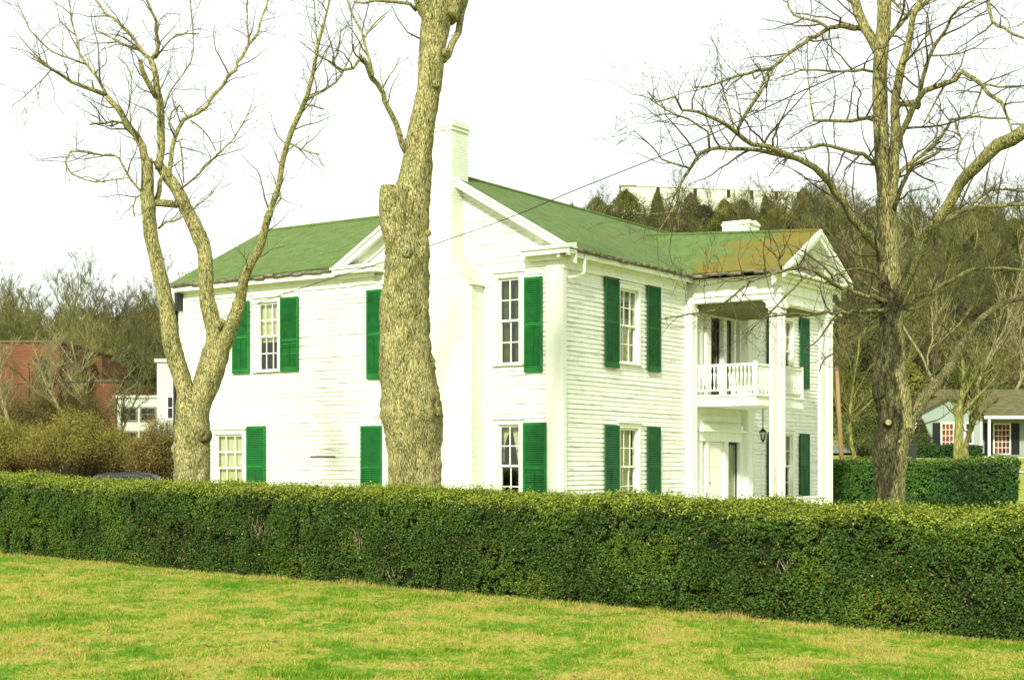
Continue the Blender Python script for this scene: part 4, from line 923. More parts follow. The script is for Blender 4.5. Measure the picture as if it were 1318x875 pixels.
T2[0] = (T2[0][0], [w_*(.88 if y_ < 232 else .97) for w_, (x_, y_) in zip(T2[0][1], T2[0][0])], *T2[0][2:])
hero('massive_tree', 'massive mossy tree trunk standing before the chimney, with a sawn-off limb stub', base2, T2, 33, extra=stub2, dens=.9)
# ---- right tree
D = 24.0; b3 = P(1148, 650, D); base3 = (b3.x, b3.y, ht(b3.x, b3.y)); yb3 = HY+(ZE-base3[2]+.1)*F/D
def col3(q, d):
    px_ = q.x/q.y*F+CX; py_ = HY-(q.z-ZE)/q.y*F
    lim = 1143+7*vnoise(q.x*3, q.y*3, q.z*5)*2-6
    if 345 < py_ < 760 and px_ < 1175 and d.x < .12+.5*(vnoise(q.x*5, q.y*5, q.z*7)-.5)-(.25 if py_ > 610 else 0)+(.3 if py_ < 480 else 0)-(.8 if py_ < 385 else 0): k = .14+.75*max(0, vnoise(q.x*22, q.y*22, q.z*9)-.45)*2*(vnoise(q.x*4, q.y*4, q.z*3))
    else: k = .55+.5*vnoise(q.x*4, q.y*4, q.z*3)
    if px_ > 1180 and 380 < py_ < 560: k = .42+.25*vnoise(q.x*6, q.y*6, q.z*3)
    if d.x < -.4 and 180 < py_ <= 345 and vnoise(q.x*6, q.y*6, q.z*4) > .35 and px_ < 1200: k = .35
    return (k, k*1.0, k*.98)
T3 = [
 ([(1146,yb3),(1147,700),(1147,650),(1147,620),(1148,594),(1148,575),(1152,549),(1151,530),(1149,511),(1146,495),(1146,475),(1147,450),(1147,424),(1147,398),(1146,375),(1144,350),(1142,320),(1142,285),(1141,255)],
  [52,40,35,38,42,46,44,42,45,43,38,35,33,32,30,29,27,25,25], D, D, 0),
 ([(1142,265),(1138,235),(1136,205),(1134,170),(1133,132),(1132,94),(1134,68),(1137,38),(1138,10),(1137,-20),(1140,-80)], [19,19,20,20,20,19,19,18,17,16,12], D, D-.2, .2),
 ([(1144,268),(1148,240),(1151,215),(1151,200),(1152,165),(1152,132),(1156,108),(1160,87),(1166,68),(1171,49),(1175,23),(1186,-4),(1195,-50)], [18,17,14,13,11,10.5,10,10,10,9.5,9,8,6], D, D-.8, .6),
 ([(1133,75),(1126,60),(1120,48),(1114,38),(1107,19),(1099,-6),(1090,-50)], [13,13,13,13,13,12,9], D-.1, D+.5, .4),
 ([(1143,50),(1149,40),(1158,30),(1167,23),(1182,11),(1200,-4)], [7,6,6,5.5,5,4.5], D-.2, D+.4),
 ([(1168,24),(1160,12),(1150,3),(1138,-6)], [4,3], D, D+.6), ([(1107,36),(1084,35),(1067,37),(1050,46),(1035,55),(1013,70),(990,90)], [7.5,6.5,5.5,5,5,5,4], D+.4, D-1.2),
 ([(1120,42),(1107,36)], [8,7.5], D+.3, D+.4, 0),
 ([(990,90),(976,118),(962,143),(948,166)], [3.6,1.8], D-1.2, D-2.2), ([(992,89),(975,90),(962,94),(948,99),(931,104),(912,110),(894,113)], [4.5,2], D-1.2, D-1.9),
 ([(1067,37),(1054,29),(1033,26),(1022,20),(1014,11),(1012,-6)], [4.5,2.2], D-.2, D+.4),
 ([(1124,154),(1105,154),(1085,156),(1066,155),(1048,155)], [5.5,3.4], D, D-1.0), ([(1048,155),(1044,135),(1041,113),(1040,85),(1039,49)], [2.6,1.4], D-1.0, D-.6),
 ([(1126,93),(1110,91),(1090,92),(1065,91),(1039,90),(1018,95),(998,102)], [4,1.8], D, D-1.4),
 ([(1132,215),(1122,206),(1110,199),(1103,196),(1080,191),(1067,189),(1054,188),(1038,192),(1024,196)], [6,3], D, D-1.0),
 ([(1142,345),(1132,322),(1120,305),(1108,292),(1096,279),(1085,262),(1075,245),(1067,234),(1058,224),(1048,216),(1039,211),(1020,202),(1005,194),(990,188),(969,185),(950,172),(938,163),(924,155),(912,149),(901,145),(877,141)], [12,11,10.5,10.5,10,10,9.5,9.5,9,8.5,8,7.5,7,6.5,6,6,5.5,5,4.5,4,3.2], D, D-3.0),
 ([(877,141),(872,132),(869,124),(856,128),(845,132),(838,124),(833,118)], [3,1.6], D-3, D-3.3),
 ([(1020,203),(1005,199),(990,196),(962,192),(940,191),(913,191),(906,195),(901,200),(893,209),(886,219),(880,230),(875,241),(873,260),(868,270),(860,279),(848,298)], [6.5,6,5.5,5.2,5,5,4.8,4.6,4.4,4.2,4,3.4,3,2.6,2.4,2], D-1.4, D-3.6, .8),
 ([(913,191),(912,178),(911,170),(886,153),(870,147),(856,141),(837,128)], [3,1.8], D-2.6, D-3.4), ([(886,216),(870,211),(852,205),(843,195),(835,185),(825,176),(816,168)], [3.2,1.4], D-3, D-3.6),
 ([(948,170),(960,150),(975,128),(988,105),(1000,82)], [3,2], D-2.2, D-2.8), ([(945,168),(938,140),(930,110),(928,82)], [2.8,1.4], D-2.3, D-1.8),
 ([(948,172),(940,185),(930,205)], [2.5,1.4], D-2.3, D-2.6),
 ([(872,262),(862,274),(840,275),(820,274)], [2.4,1.5], D-3.4, D-3.9),
 # big limbs to the right
 ([(1150,560),(1160,549),(1172,540),(1180,528),(1190,511),(1203,496),(1216,481),(1224,468),(1231,454),(1242,437),(1254,420),(1268,406),(1284,394),(1300,387),(1320,382),(1350,360)], [18,18,17,17,15,13,12.5,12,11,10,9,8,7,6,6,5], D+.1, D+3.0),
 ([(1146,420),(1152,394),(1162,370),(1172,350),(1180,330),(1187,314),(1194,298),(1207,284),(1220,268),(1228,252),(1235,238),(1243,227),(1254,215),(1268,201),(1284,188),(1302,179),(1322,168),(1360,150)], [14,14,14,13.5,13,13,13,13.5,14,14.5,15,15.5,16,17,18,18,18,16], D, D-2.6, .35),
 ([(1190,304),(1197,302),(1208,290),(1224,279),(1242,270),(1261,266),(1288,264),(1320,264),(1350,262)], [8,7,6.5,6.5,6,6,5.5,5,4], D-.8, D+1.0),
 ([(1246,268),(1254,260),(1263,252),(1273,245),(1295,244),(1320,247)], [4.5,3], D, D+.8),
 ([(1150,272),(1154,258),(1160,242),(1167,226),(1176,215),(1186,207),(1198,200),(1209,196)], [6,6,6,5.5,5,5,4,3.5], D-.1, D-1.2),
 ([(1152,232),(1160,222),(1172,212),(1186,200),(1200,187),(1212,173),(1219,163),(1224,155),(1238,152),(1254,151),(1274,152),(1300,153)], [6,5.5,5.5,5,5,4.5,4,4,3.5,3,2.6,2], D, D+1.2),
 ([(1152,200),(1160,176),(1168,156),(1175,140),(1182,126),(1190,117),(1202,112),(1216,109),(1228,101),(1239,94),(1250,100),(1261,109),(1275,120),(1288,132),(1297,150),(1303,170)], [9,8.5,8,8,7.5,7.5,7,7,7,6.5,6,5.5,5,4.5,3.5,3], D, D-2.0),
 ([(1158,134),(1172,135),(1184,137)], [7,11], D-.2, D-.4, 0),
 ([(1184,121),(1188,102),(1195,75),(1204,56),(1216,38),(1225,22),(1235,11),(1249,3),(1263,-4)], [6,5.5,5,4.5,4,3.6,3.2,2.8,2.4], D-.4, D-1.5), ([(1200,72),(1215,70),(1235,69),(1255,61),(1273,49)], [2.8,1.4], D-.8, D-1.6),
 ([(1270,-8),(1271,0),(1277,26),(1284,33),(1292,38),(1305,44),(1325,52)], [5,3], D-1.2, D-2), ([(1243,96),(1262,108),(1285,112),(1320,110)], [3.6,2], D-1, D-1.8),
 ([(1264,112),(1258,130),(1250,150)], [3,1.6], D-1, D-1.4), ([(1230,158),(1236,180),(1232,205),(1240,220)], [3.4,1.8], D+.6, D),
 ([(1216,110),(1205,128),(1198,142),(1188,160)], [3,1.6], D-.8, D-.9), ([(1162,84),(1175,70),(1188,52),(1200,40)], [3.4,1.8], D-.5, D-1.3),
 # low dark branches over the portico
 ([(1146,398),(1129,400),(1115,401),(1103,400),(1090,401),(1077,402),(1058,403),(1040,405),(1015,404),(990,408)], [8,7,6,5.5,5,4.5,4,3.6,3,2.4], D, D-3.2, .8),
 ([(1146,392),(1129,385),(1106,378),(1084,371),(1063,358),(1043,347),(1030,345),(1015,347),(1004,348),(990,349)], [8,7,6,5,5,4.6,4.2,3.6,3.2,2.6], D, D-3.0, .8),
 ([(1006,346),(1004,340),(1002,332),(996,326),(990,320),(981,312),(972,303)], [3.6,1.8], D-2.9, D-3.4), ([(1002,334),(1008,328),(1012,318)], [2.6,1.4], D-3, D-3.1),
 ([(1010,349),(990,354),(968,362),(950,374),(934,388),(924,398),(905,402),(886,405),(865,408),(848,411)], [4,3.6,3.4,3.2,3,2.6,2.4,2,1.8,1.4], D-3, D-5.2, .7),
 ([(1046,348),(1030,362),(1012,380),(998,396),(980,412),(960,430)], [3,1.4], D-2.4, D-3.4, .7), ([(1146,400),(1120,415),(1098,436),(1080,452),(1062,462),(1054,478)], [3.6,1.6], D, D-1.6, .7),
 ([(970,362),(950,358),(930,362),(905,368)], [2.4,1.2], D-3.6, D-4.4, .9), ([(1155,398),(1175,390),(1195,378),(1215,366),(1240,352),(1262,345),(1300,347),(1340,345)], [7,6,5.5,5,5,4.5,4,3], D, D+2.0),
 ([(1120,300),(1128,290),(1125,275)], [3,1.6], D-.2, D), ([(1146,370),(1125,352),(1105,345),(1080,352),(1060,366)], [3.4,1.6], D, D-1.6),
]
def knots3(root, inv):
    k = MB()
    for px_, py_, r_, o_ in ((1143,543,.07,-.2),(1173,553,.13,.85),(1130,505,.13,-.9),(1133,590,.15,-.85),(1160,570,.08,.5)):
        hw = 22; dep = D-math.sqrt(1-o_*o_)*hw/F*D; q = P(px_, py_, dep); nrm = Vector((o_, -math.sqrt(1-o_*o_), 0))
        k.tube([q-nrm*.08, q, q+nrm*.03, q+nrm*.01], [r_*1.2, r_, r_*.72, r_*.35], 14, True, .3, None, (lambda q_, d_: (.22, .21, .2)) if px_ < 1146 else None); k.mark()
    for o_ in build_split(k, 'knot', M['bark'], root, smooth=True, usecol=True): o_.matrix_parent_inverse = inv
    p = P(1143.5, 543.5, D-.33); c_ = MB(); c_.tube([p, p+Vector((0, -.02, 0))], [.05, .045], 14); c_.build('cut_face', M['cutwood'], root).matrix_parent_inverse = inv
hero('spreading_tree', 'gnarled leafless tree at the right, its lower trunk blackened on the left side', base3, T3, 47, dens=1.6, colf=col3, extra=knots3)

# ------------------------------------------------------------------ generic trees
def gen_tree(seed, H, spread=.5, r0=.16, levels=3, nmain=7, minr=.012, sparse=1.0):
    rr = random.Random(seed); tr = MB(); tw = MB()
    def limb(p, d, ln, r, lv):
        k = max(3, int(ln/(.55 if lv < 2 else .4))); pp = [p]; ra = [r]; dd = d.copy()
        for j in range(k):
            dd = (dd+Vector((rr.gauss(0, .13), rr.gauss(0, .13), rr.gauss(0, .08)+.07))).normalized(); pp.append(pp[-1]+dd*ln/k); ra.append(max(minr*.7, r*(1-.75*(j+1)/k)))
        (tr if lv == 0 else tw).tube(pp, ra, 7 if lv == 0 else (4 if lv == 1 else 3), cap=False)
        if lv >= levels: return
        nn = {0: nmain+3, 1: int(7*sparse), 2: int(6*sparse)}.get(lv, 4)
        for i in range(nn):
            f = rr.uniform(.3 if lv == 0 else .15, .98); x_ = f*k; i0 = min(k-1, int(x_)); q = pp[i0].lerp(pp[i0+1], x_-i0); t_ = (pp[i0+1]-pp[i0]).normalized()
            a_ = rr.uniform(0, 6.283); s_ = Vector((math.cos(a_), math.sin(a_), rr.uniform(-.1, .5))); d2 = (t_*rr.uniform(.4, 1)+s_*spread*rr.uniform(.7, 1.5)).normalized()
            limb(q, d2, ln*rr.uniform(.30, .58)*(1.15-.5*f), ra[i0]*.6, lv+1)
    limb(Vector((0, 0, -.2)), Vector((rr.gauss(0, .06), rr.gauss(0, .06), 1)).normalized(), H, r0, 0)
    return tr, tw
protos = []
for i in range(7):
    tr, tw = gen_tree(100+i, [10, 12, 9, 11, 13, 10, 8.5][i], [.6, .45, .7, .5, .4, .6, .8][i], .17, 3, 8, .022)
    protos.append((tr, tw))
pm = []
for tr, tw in protos:
    a = tr.build('trunk', M['farbark'], smooth=True); b_ = tw.build('crown', M['farbark'], smooth=True); pm.append((a.data, b_.data))
    bpy.data.objects.remove(a); bpy.data.objects.remove(b_)
def evergreen_mesh(seed, H, R, n_, cols, size=.30):
    r = np.random.default_rng(seed); z = r.uniform(0, 1, n_)**1.05; rad = R*(1-z)**(.6 if seed == 50 else .42)*np.minimum(1, .5+z*2.2)*(.6+.6*nnoise(np.c_[z*5, r.uniform(0, 1, n_)*0+seed, z*0], 1)); a = r.uniform(0, 6.283, n_)
    lob = .5+.95*nnoise(np.c_[np.cos(a)*1.8+seed, np.sin(a)*1.8, z*5], 1.3, 2); q = rad*lob*np.sqrt(r.uniform(.25, 1, n_))*(1+.25*np.abs(r.normal(0, 1, n_))*(r.uniform(0, 1, n_) < .2))
    Pn = np.c_[np.cos(a)*q, np.sin(a)*q, .5+z*(H-.5)+r.normal(0, .12, n_)+np.abs(r.normal(0, .28, n_))*(r.uniform(0, 1, n_) < .3)]; Nn = np.c_[np.cos(a), np.sin(a), .5+a*0]
    k = r.uniform(0, 1, n_)[:, None]; c = np.array(cols[0])*(1-k)+np.array(cols[1])*k; c *= (.6+.8*nnoise(Pn, .9, 4))[:, None]
    return leaf_quads(Pn, Nn, size, c, r, 1.3, .5)
ev = []
for i, (H, R, cl_) in enumerate(((7, 3.4, ((.040, .060, .014), (.10, .125, .03))), (6, 3.8, ((.075, .090, .014), (.18, .185, .03))), (7.5, 3.4, ((.050, .058, .024), (.12, .125, .05))))):
    V, Q, c = evergreen_mesh(50+i, H, R, 12000, cl_, .25); o = np_mesh('crown', V, Q, M['cedar'], None, c); s = MB(); s.tube([(0, 0, -.3), (0, 0, H*.8)], [.16, .04], 7); t_ = s.build('trunk', M['farbark'])
    ev.append((t_.data, o.data)); bpy.data.objects.remove(o); bpy.data.objects.remove(t_)
rt = random.Random(77)
def place(data, name, x, y, sc, label, cat, group, sink=.1, sz=None):
    root = empty(name, (x, y, ht(x, y)-sink), rt.uniform(0, 6.28)); root.scale = (sc, sc, sz or sc); tag(root, label, cat, group)
    for nm, dt in zip(('trunk', 'crown'), data):
        o_ = bpy.data.objects.new(nm, dt); C.objects.link(o_); o_.parent = root
    return root
BL = 'bare grey-brown tree among many on the wooded hillside'
cnt = 0; used = []
def scatter(n_, pxr, dr, mind, fn, tries=6000, keep=lambda px_, d_: True):
    k = 0
    for _ in range(tries):
        if k >= n_: break
        px_ = rt.uniform(*pxr); d_ = rt.uniform(*dr)
        if not keep(px_, d_): continue
        x_ = (px_-CX)/F*d_
        if any((x_-a)**2+(d_-b_)**2 < mind**2 for a, b_ in used): continue
        used.append((x_, d_)); fn(x_, d_, px_); k += 1
def bare(x_, y_, px_): place(rt.choice(pm), 'bare_tree', x_, y_, rt.uniform(.6, .85), BL, 'tree', 'bare trees on the wooded hillside')
EL = 'dark evergreen tree among the bare trees on the hillside'
def green(x_, y_, px_): place(rt.choice(ev), 'evergreen_tree', x_, y_, rt.uniform(.45, 1.0), EL, 'tree', 'evergreens on the hillside')
scatter(34, (1080, 1325), (112, 200), 5, green); scatter(12, (745, 1062), (216, 232), 3, green); scatter(14, (0, 230), (112, 195), 6, green)
scatter(96, (1068, 1350), (110, 200), 3.2, bare); scatter(30, (735, 1080), (216, 238), 2.6, bare); scatter(112, (-30, 300), (108, 226), 3.2, bare); scatter(14, (560, 760), (232, 240), 3, bare)
# the close wood behind, one mass
V_, Q_ = [], []; off = 0
base_np = []
for tr, tw in protos:
    tri = [f for f in tr.f if len(f) == 4]+[f for f in tw.f if len(f) == 4]; 
    vv = np.array(tr.v+tw.v, dtype=np.float32); q1 = np.array([f for f in tr.f if len(f) == 4]); q2 = np.array([f for f in tw.f if len(f) == 4])+len(tr.v); base_np.append((vv, np.r_[q1, q2]))
rows = []
for _ in range(130): rows.append((rt.uniform(1040, 1400), rt.uniform(125, 225)))
for _ in range(190): rows.append((rt.uniform(-90, 330), rt.uniform(118, 236)))
for _ in range(70): rows.append((rt.uniform(690, 1100), rt.uniform(222, 246)))
for _ in range(80): rows.append((rt.uniform(720, 1050), rt.uniform(122, 222)))
for px_, d_ in rows:
    x_ = (px_-CX)/F*d_; vv, qq = rt.choice(base_np); a_ = rt.uniform(0, 6.28); s_ = rt.uniform(.4, .66)
    R_ = np.array([[math.cos(a_), -math.sin(a_), 0], [math.sin(a_), math.cos(a_), 0], [0, 0, 1]])*s_; V_.append(vv@R_.T.astype(np.float32)+np.array([x_, d_, ht(x_, d_)], dtype=np.float32)); Q_.append(qq+off); off += len(vv)
wm = simple('wood_mass_bark', (.078, .078, .026), .95, .5, .12)
tag(np_mesh('woodland', np.concatenate(V_), np.concatenate(Q_), wm), 'close brown undergrowth and saplings of the far wood filling the slopes between the trees', 'woodland', kind='stuff')
for k_, (px_, yt) in enumerate(((736, 266), (752, 262), (768, 256), (786, 258), (805, 247), (826, 251), (846, 246), (868, 253), (890, 250), (912, 256), (932, 258), (958, 255), (985, 252), (1010, 246), (1034, 243), (1056, 250), (775, 266), (838, 262), (900, 266), (970, 264))):
    d_ = 236+(k_*7 % 11); x_ = (px_-CX)/F*d_; hh = ZE+(HY-yt)/F*d_-ht(x_, d_); e_ = k_ % 3; sc = hh/(7, 6, 7.5)[e_]
    if k_ % 2 == 1: place(pm[k_ % 7], 'bare_tree', x_, d_, hh/9.5, BL, 'tree', 'bare trees on the wooded hillside')
    else: place(ev[e_], 'evergreen_tree', x_, d_, sc*.78, EL, 'tree', 'evergreens on the hillside', sz=sc)
for k_ in range(14):
    px_ = 6+k_*17; yt = (372, 366, 362, 368, 360, 364, 371)[k_ % 7]; d_ = 196+(k_*5 % 13); x_ = (px_-CX)/F*d_; hh = ZE+(HY-yt)/F*d_-ht(x_, d_)
    place(pm[k_ % 7], 'bare_tree', x_, d_, max(.4, min(1.3, hh/11)), BL, 'tree', 'bare trees on the wooded hillside')
# brush: short scrub with leaf litter tones on the slopes
n_ = 90000; pxs = np.where(rg.uniform(0, 1, n_) < .5, rg.uniform(1040, 1400, n_), rg.uniform(-90, 330, n_)); ds = rg.uniform(108, 235, n_); hi_ = rg.uniform(0, 1, n_) < .12; pxs = np.where(hi_, rg.uniform(700, 1100, n_), pxs); ds = np.where(hi_, rg.uniform(212, 250, n_), ds); X_ = (pxs-CX)/F*ds
Pn = np.c_[X_, ds, hts(X_, ds)+rg.uniform(0, 2.6, n_)*nnoise(np.c_[X_, ds, ds*0], .25, 9)*1.7]; k = rg.uniform(0, 1, n_)[:, None]; gcol = nnoise(Pn, .12, 3)[:, None] > .45
c = np.where(gcol, np.array([[.055, .085, .012]]), np.array([[.080, .070, .020]]))*(.5+1.0*k); V, Q, c = leaf_quads(Pn, np.tile([0, -.6, .6], (n_, 1)), .42, c, rg, 1.3, .45)
tag(np_mesh('undergrowth', V, Q, M['bud'], None, c), 'tangled brown and green brush under the hillside trees', 'undergrowth', kind='stuff')

# a few nearer trees one can tell apart
def traced(name, label, px_, d_, seed, H, spread, r0, tilt=0, group=None, minr=.012, mat='farbark', sparse=1.0):
    x_ = (px_-CX)/F*d_; tr, tw = gen_tree(seed, H, spread, r0, 3, 6, minr, sparse); root = empty(name, (x_, d_, ht(x_, d_)-.1), 0); root.rotation_euler = (0, tilt, 0); tag(root, label, 'tree', group)
    tr.build('trunk', M[mat], root, smooth=True); tw.build('crown', M[mat], root, smooth=True); return root
M['palebark'] = mk_bark('pale_bark', (.12, .095, .045), (.24, .205, .11), (.38, .34, .21), .4)
traced('bare_tree', 'slim pale-barked tree in front of the left brick building', 104, 72, 201, 6.6, .6, .13, -.04, None, .012, 'palebark')
traced('bare_tree', 'pale tree with wide crooked limbs right of the brick building', 128, 78, 202, 7.2, .75, .14, .05, None, .012, 'palebark')
traced('bare_tree', 'slender leaning tree at the far left behind the bushes', 20, 66, 203, 6.0, .5, .11, .1, None, .012, 'palebark')
traced('bare_tree', 'short thick dark tree in front of the pale blue house', 1236, 74, 204, 7.0, .6, .30, -.02)
traced('bare_tree', 'thinner tree just right of the thick one before the pale blue house', 1250, 76, 205, 6.5, .6, .19, .06)
traced('bare_tree', 'bare tree with upright pale stems at the right edge of the portico', 1100, 84, 206, 8.0, .5, .13, .0)
traced('bare_tree', 'tall pale-stemmed tree rising behind the blue house roof', 1290, 104, 207, 13, .4, .16, .02, None, .02, 'palebark')
traced('bare_tree', 'pale tall tree between the forked tree and the blue house', 1204, 106, 208, 14, .35, .16, -.05, None, .02, 'palebark')
traced('bare_tree', 'pale tall tree leaning right above the blue house gable', 1236, 107, 209, 14, .35, .15, .12, None, .02, 'palebark')
for px_, d_, sc, lab in ((1168, 100, .95, 'green leafy evergreen directly behind the right tree'), (1118, 92, .55, 'small dark evergreen right of the leaning pole'), (1186, 93, .34, 'evergreen bush at the left corner of the pale blue house'), (22, 118, .8, 'dark evergreen above the left brick building')):
    x_ = (px_-CX)/F*d_; place(ev[1 if px_ == 1168 else 0], 'evergreen_tree', x_, d_, sc, lab, 'tree', None)

for k_, (px_, d_, H_, tl, lab) in enumerate(((-8, 76, 6.2, .05, 'thin bare tree at the left edge, before the flat-topped brick building'), (40, 80, 5.6, -.05, 'short twiggy tree before the middle of the flat-topped brick wall'), (66, 74, 5.0, .08, 'twiggy tree over the right end of the flat-topped brick wall'), (92, 84, 6.0, 0, 'bare brown tree before the gap between the two brick buildings'), (146, 80, 5.2, .04, 'bare tree between the lower brick building and the white one'), (176, 90, 6.5, -.03, 'bare tree rising behind the low white building'), (196, 79, 4.6, .06, 'small bare tree before the right end of the low white building'))):
    traced('bare_tree', lab, px_, d_, 300+k_, H_, .6, .10, tl, None, .012)
# ------------------------------------------------------------------ bushes at the left
def bush(px_, d_, W, H, seed, label, col=((.125, .115, .022), (.30, .265, .045)), n=420, group='yellow-brown bushes behind the hedge'):
    rr = random.Random(seed); x0 = (px_-CX)/F*d_; z0 = ht(x0, d_); root = empty('bush', (x0, d_, z0)); tag(root, label, 'bush', group); s = MB(); tips = []
    for i in range(n):
        a_ = rr.uniform(0, 6.283); q = math.sqrt(rr.random()); rb = .35*W*q*.5; out = W*.5*q*rr.uniform(.8, 1.08); hh = H*(1-.42*q*q)*rr.uniform(.75, 1.03)
        c_, s_ = math.cos(a_), math.sin(a_); pts = []
        for j in range(6):
            t_ = j/5; R_ = rb+(out-rb)*t_**1.5; pts.append(Vector((c_*R_+rr.gauss(0, .04), s_*R_+rr.gauss(0, .04), hh*(t_-.12*t_*t_)/.88)))
        s.tube(pts, [.016, .013, .011, .009, .006, .004], 3, False)
        for j in range(4, 6): tips.append((pts[j], (pts[j]-pts[j-1]).normalized()))
    s.build('branches', M['twig'], root, smooth=True)
    r = np.random.default_rng(seed); K = 30; T_ = np.array([tuple(t_) for t_, _ in tips]); T_ = np.repeat(T_, K, 0)+r.normal(0, .13, (len(T_)*K, 3)); k = r.uniform(0, 1, len(T_))[:, None]
    zf = np.clip(T_[:, 2:]/H, 0, 1); c = (np.array(col[0])*(1-k)+np.array(col[1])*k)*(.75+.5*nnoise(T_, 1.5, 3))[:, None]; zf = np.clip((zf-.25)/.4, 0, 1); c = c*zf+np.array([[.17, .10, .04]])*(1-zf)
    V, Q, c = leaf_quads(T_, np.tile([0, -.3, .7], (len(T_), 1)), .085, c, r, 1.4, .32); np_mesh('foliage', V, Q, M['bud'], root, c)
bush(98, 56, 4.6, 3.3, 1, 'broad rounded yellow-olive bush in the middle of the row at the left', n=520)
bush(150, 57, 2.9, 2.55, 2, 'lower bush to the right of the broad rounded one')
bush(203, 55, 2.5, 3.1, 3, 'upright brown-stemmed bush beside the forked tree trunk', ((.15, .11, .035), (.25, .20, .05)), 380)
bush(8, 57, 3.2, 2.8, 4, 'bush at the far left edge of the row'); bush(45, 60, 2.6, 2.6, 5, 'darker bush between the far left bush and the broad one', ((.14, .10, .03), (.26, .21, .06)), 300)
for k_, (px_, d_, W_, H_, lab) in enumerate(((14, 72, 3.6, 4.2, 'tall brown thicket at the left edge in front of the flat-topped brick wall'), (58, 74, 3.0, 3.9, 'tall twiggy thicket before the right part of the flat-topped brick wall'), (112, 75, 3.4, 3.9, 'tall brown thicket before the lower brick building'))):
    bush(px_, d_, W_, H_, 40+k_, lab, ((.10, .085, .025), (.20, .16, .05)), 260, 'brown thickets before the brick buildings')
# shrub before the blue house
def lowshrub(px0, px1, d_, hz, label, seed):
    x0, x1 = (px0-CX)/F*d_, (px1-CX)/F*d_; r = np.random.default_rng(seed); n_ = 5000; X_ = r.uniform(x0, x1, n_); Y_ = d_+r.uniform(0, 1.1, n_); Z_ = hts(X_, Y_)+r.uniform(0, 1, n_)*hz*(.85+.3*nnoise(np.c_[X_, Y_, Y_*0], 1.2)); Pn = np.c_[X_, Y_, Z_]
    k = r.uniform(0, 1, n_)[:, None]; c = np.array([[.015, .045, .012]])*(1-k)+np.array([[.04, .10, .02]])*k; V, Q, c = leaf_quads(Pn, np.tile([0, -.7, .5], (n_, 1)), .16, c, r, 1.2); loc = ((x0+x1)/2, d_+.5, ht((x0+x1)/2, d_+.5))
    tag(np_mesh('shrub', V, Q, M['leaf'], None, c, loc), label, 'shrub')
lowshrub(1180, 1232, 92, .85, 'low dark shrub row under the gable window of the pale blue house', 5); lowshrub(1252, 1265, 92, .85, 'small dark shrub by the porch corner of the pale blue house', 6)

# ------------------------------------------------------------------ neighbouring buildings
def bld(name, label, px0, px1, d_, ytop, depth, mat, cat='building', sink=1.0, rz=0):
    x0, x1 = (px0-CX)/F*d_, (px1-CX)/F*d_; zt = ZE+(HY-ytop)/F*d_; zb = min(ht(x0, d_), ht(x1, d_))
    root = empty(name, ((x0+x1)/2, d_, zb), rz); tag(root, label, cat); hw = (x1-x0)/2; s = MB(); s.box(-hw, hw, 0, depth, -sink, zt-zb); s.build('wall', mat, root)
    s = MB(); s.box(-hw-.1, hw+.1, -.1, depth+.1, zt-zb, zt-zb+.15); s.build('roof', M['concrete'] if mat != M['brick'] else M['brownroof'], root)
    return root, hw, zt-zb
def flatwin(root, x0, x1, z0, z1, fm=None, gm=None, y=0, cols=2, rows=2, shut=None):
    s = MB(); s.box(x0-.08, x1+.08, y-.06, y+.02, z0-.08, z1+.08); f = s.build('window', fm or M['trim'], root)
    s = MB()
    for i in range(cols):
        for j in range(rows):
            a, b_ = x0+(x1-x0)*i/cols+.02, x0+(x1-x0)*(i+1)/cols-.02; c_, d_ = z0+(z1-z0)*j/rows+.02, z0+(z1-z0)*(j+1)/rows-.02; s.box(a, b_, y-.075, y-.061, c_, d_)
    s.build('pane', gm or M['darkglass'], f)
    if shut:
        for a, b_ in ((x0-.08-shut, x0-.1), (x1+.1, x1+.08+shut)):
            s = MB(); s.box(a, b_, y-.07, y+.01, z0-.06, z1+.06)
            for k in range(14): zq = z0+(z1-z0)*k/14; s.box(a+.05, b_-.05, y-.085, y-.071, zq, zq+.05)
            s.build('shutter', M['blacktrim'], root)
r_, hw, zt = bld('brick_building', 'red-brown brick building with a flat top, at the far left behind the bushes', -60, 76, 92, 441, 12, M['brick'])
flatwin(r_, hw-1.2, hw-.7, zt-2.0, zt-1.0, M['gutter'])
r2, hw2, zt2 = bld('brick_building', 'lower red brick building with a stepped wall, right of the flat-topped brick one', 74, 150, 96, 491, 10, M['brick'])
s = MB(); s.box(-hw2+.6, hw2-1.5, 2, 8, zt2, zt2+1.65); s.build('upper_storey', M['brick'], r2); flatwin(r2, -.9, -.6, zt2+.3, zt2+1.2, M['gutter'], y=2)
flatwin(r2, -1.1, -.6, zt2-2.2, zt2-1.2, M['gutter'])
r3, hw3, zt3 = bld('white_building', 'low white building with dark window strips, left of the forked tree', 151, 206, 86, 512, 8, M['whitewall'])
for z_ in (zt3-1.3, zt3-2.7):
    for i in range(2): flatwin(r3, -hw3+.3+i*1.1, -hw3+1.1+i*1.1, z_, z_+.7, M['gutter'])
r4, hw4, zt4 = bld('white_building', 'tall narrow white wall of a building close behind the house corner', 202, 262, 68, 466, 8, M['whitewall'])
flatwin(r4, -hw4+.5, -hw4+1.0, zt4-2.6, zt4-1.6)
r5, hw5, zt5 = bld('white_shed', 'long low white shed seen through the bush stems', 30, 200, 64, 582, 4, M['whitewall'], 'shed')
s = MB()
for i in range(12): s.box(-hw5+.2+i*.46, -hw5+.5+i*.46, -.03, .0, .3, zt5-.25)
s.build('door', M['concrete'], r5)
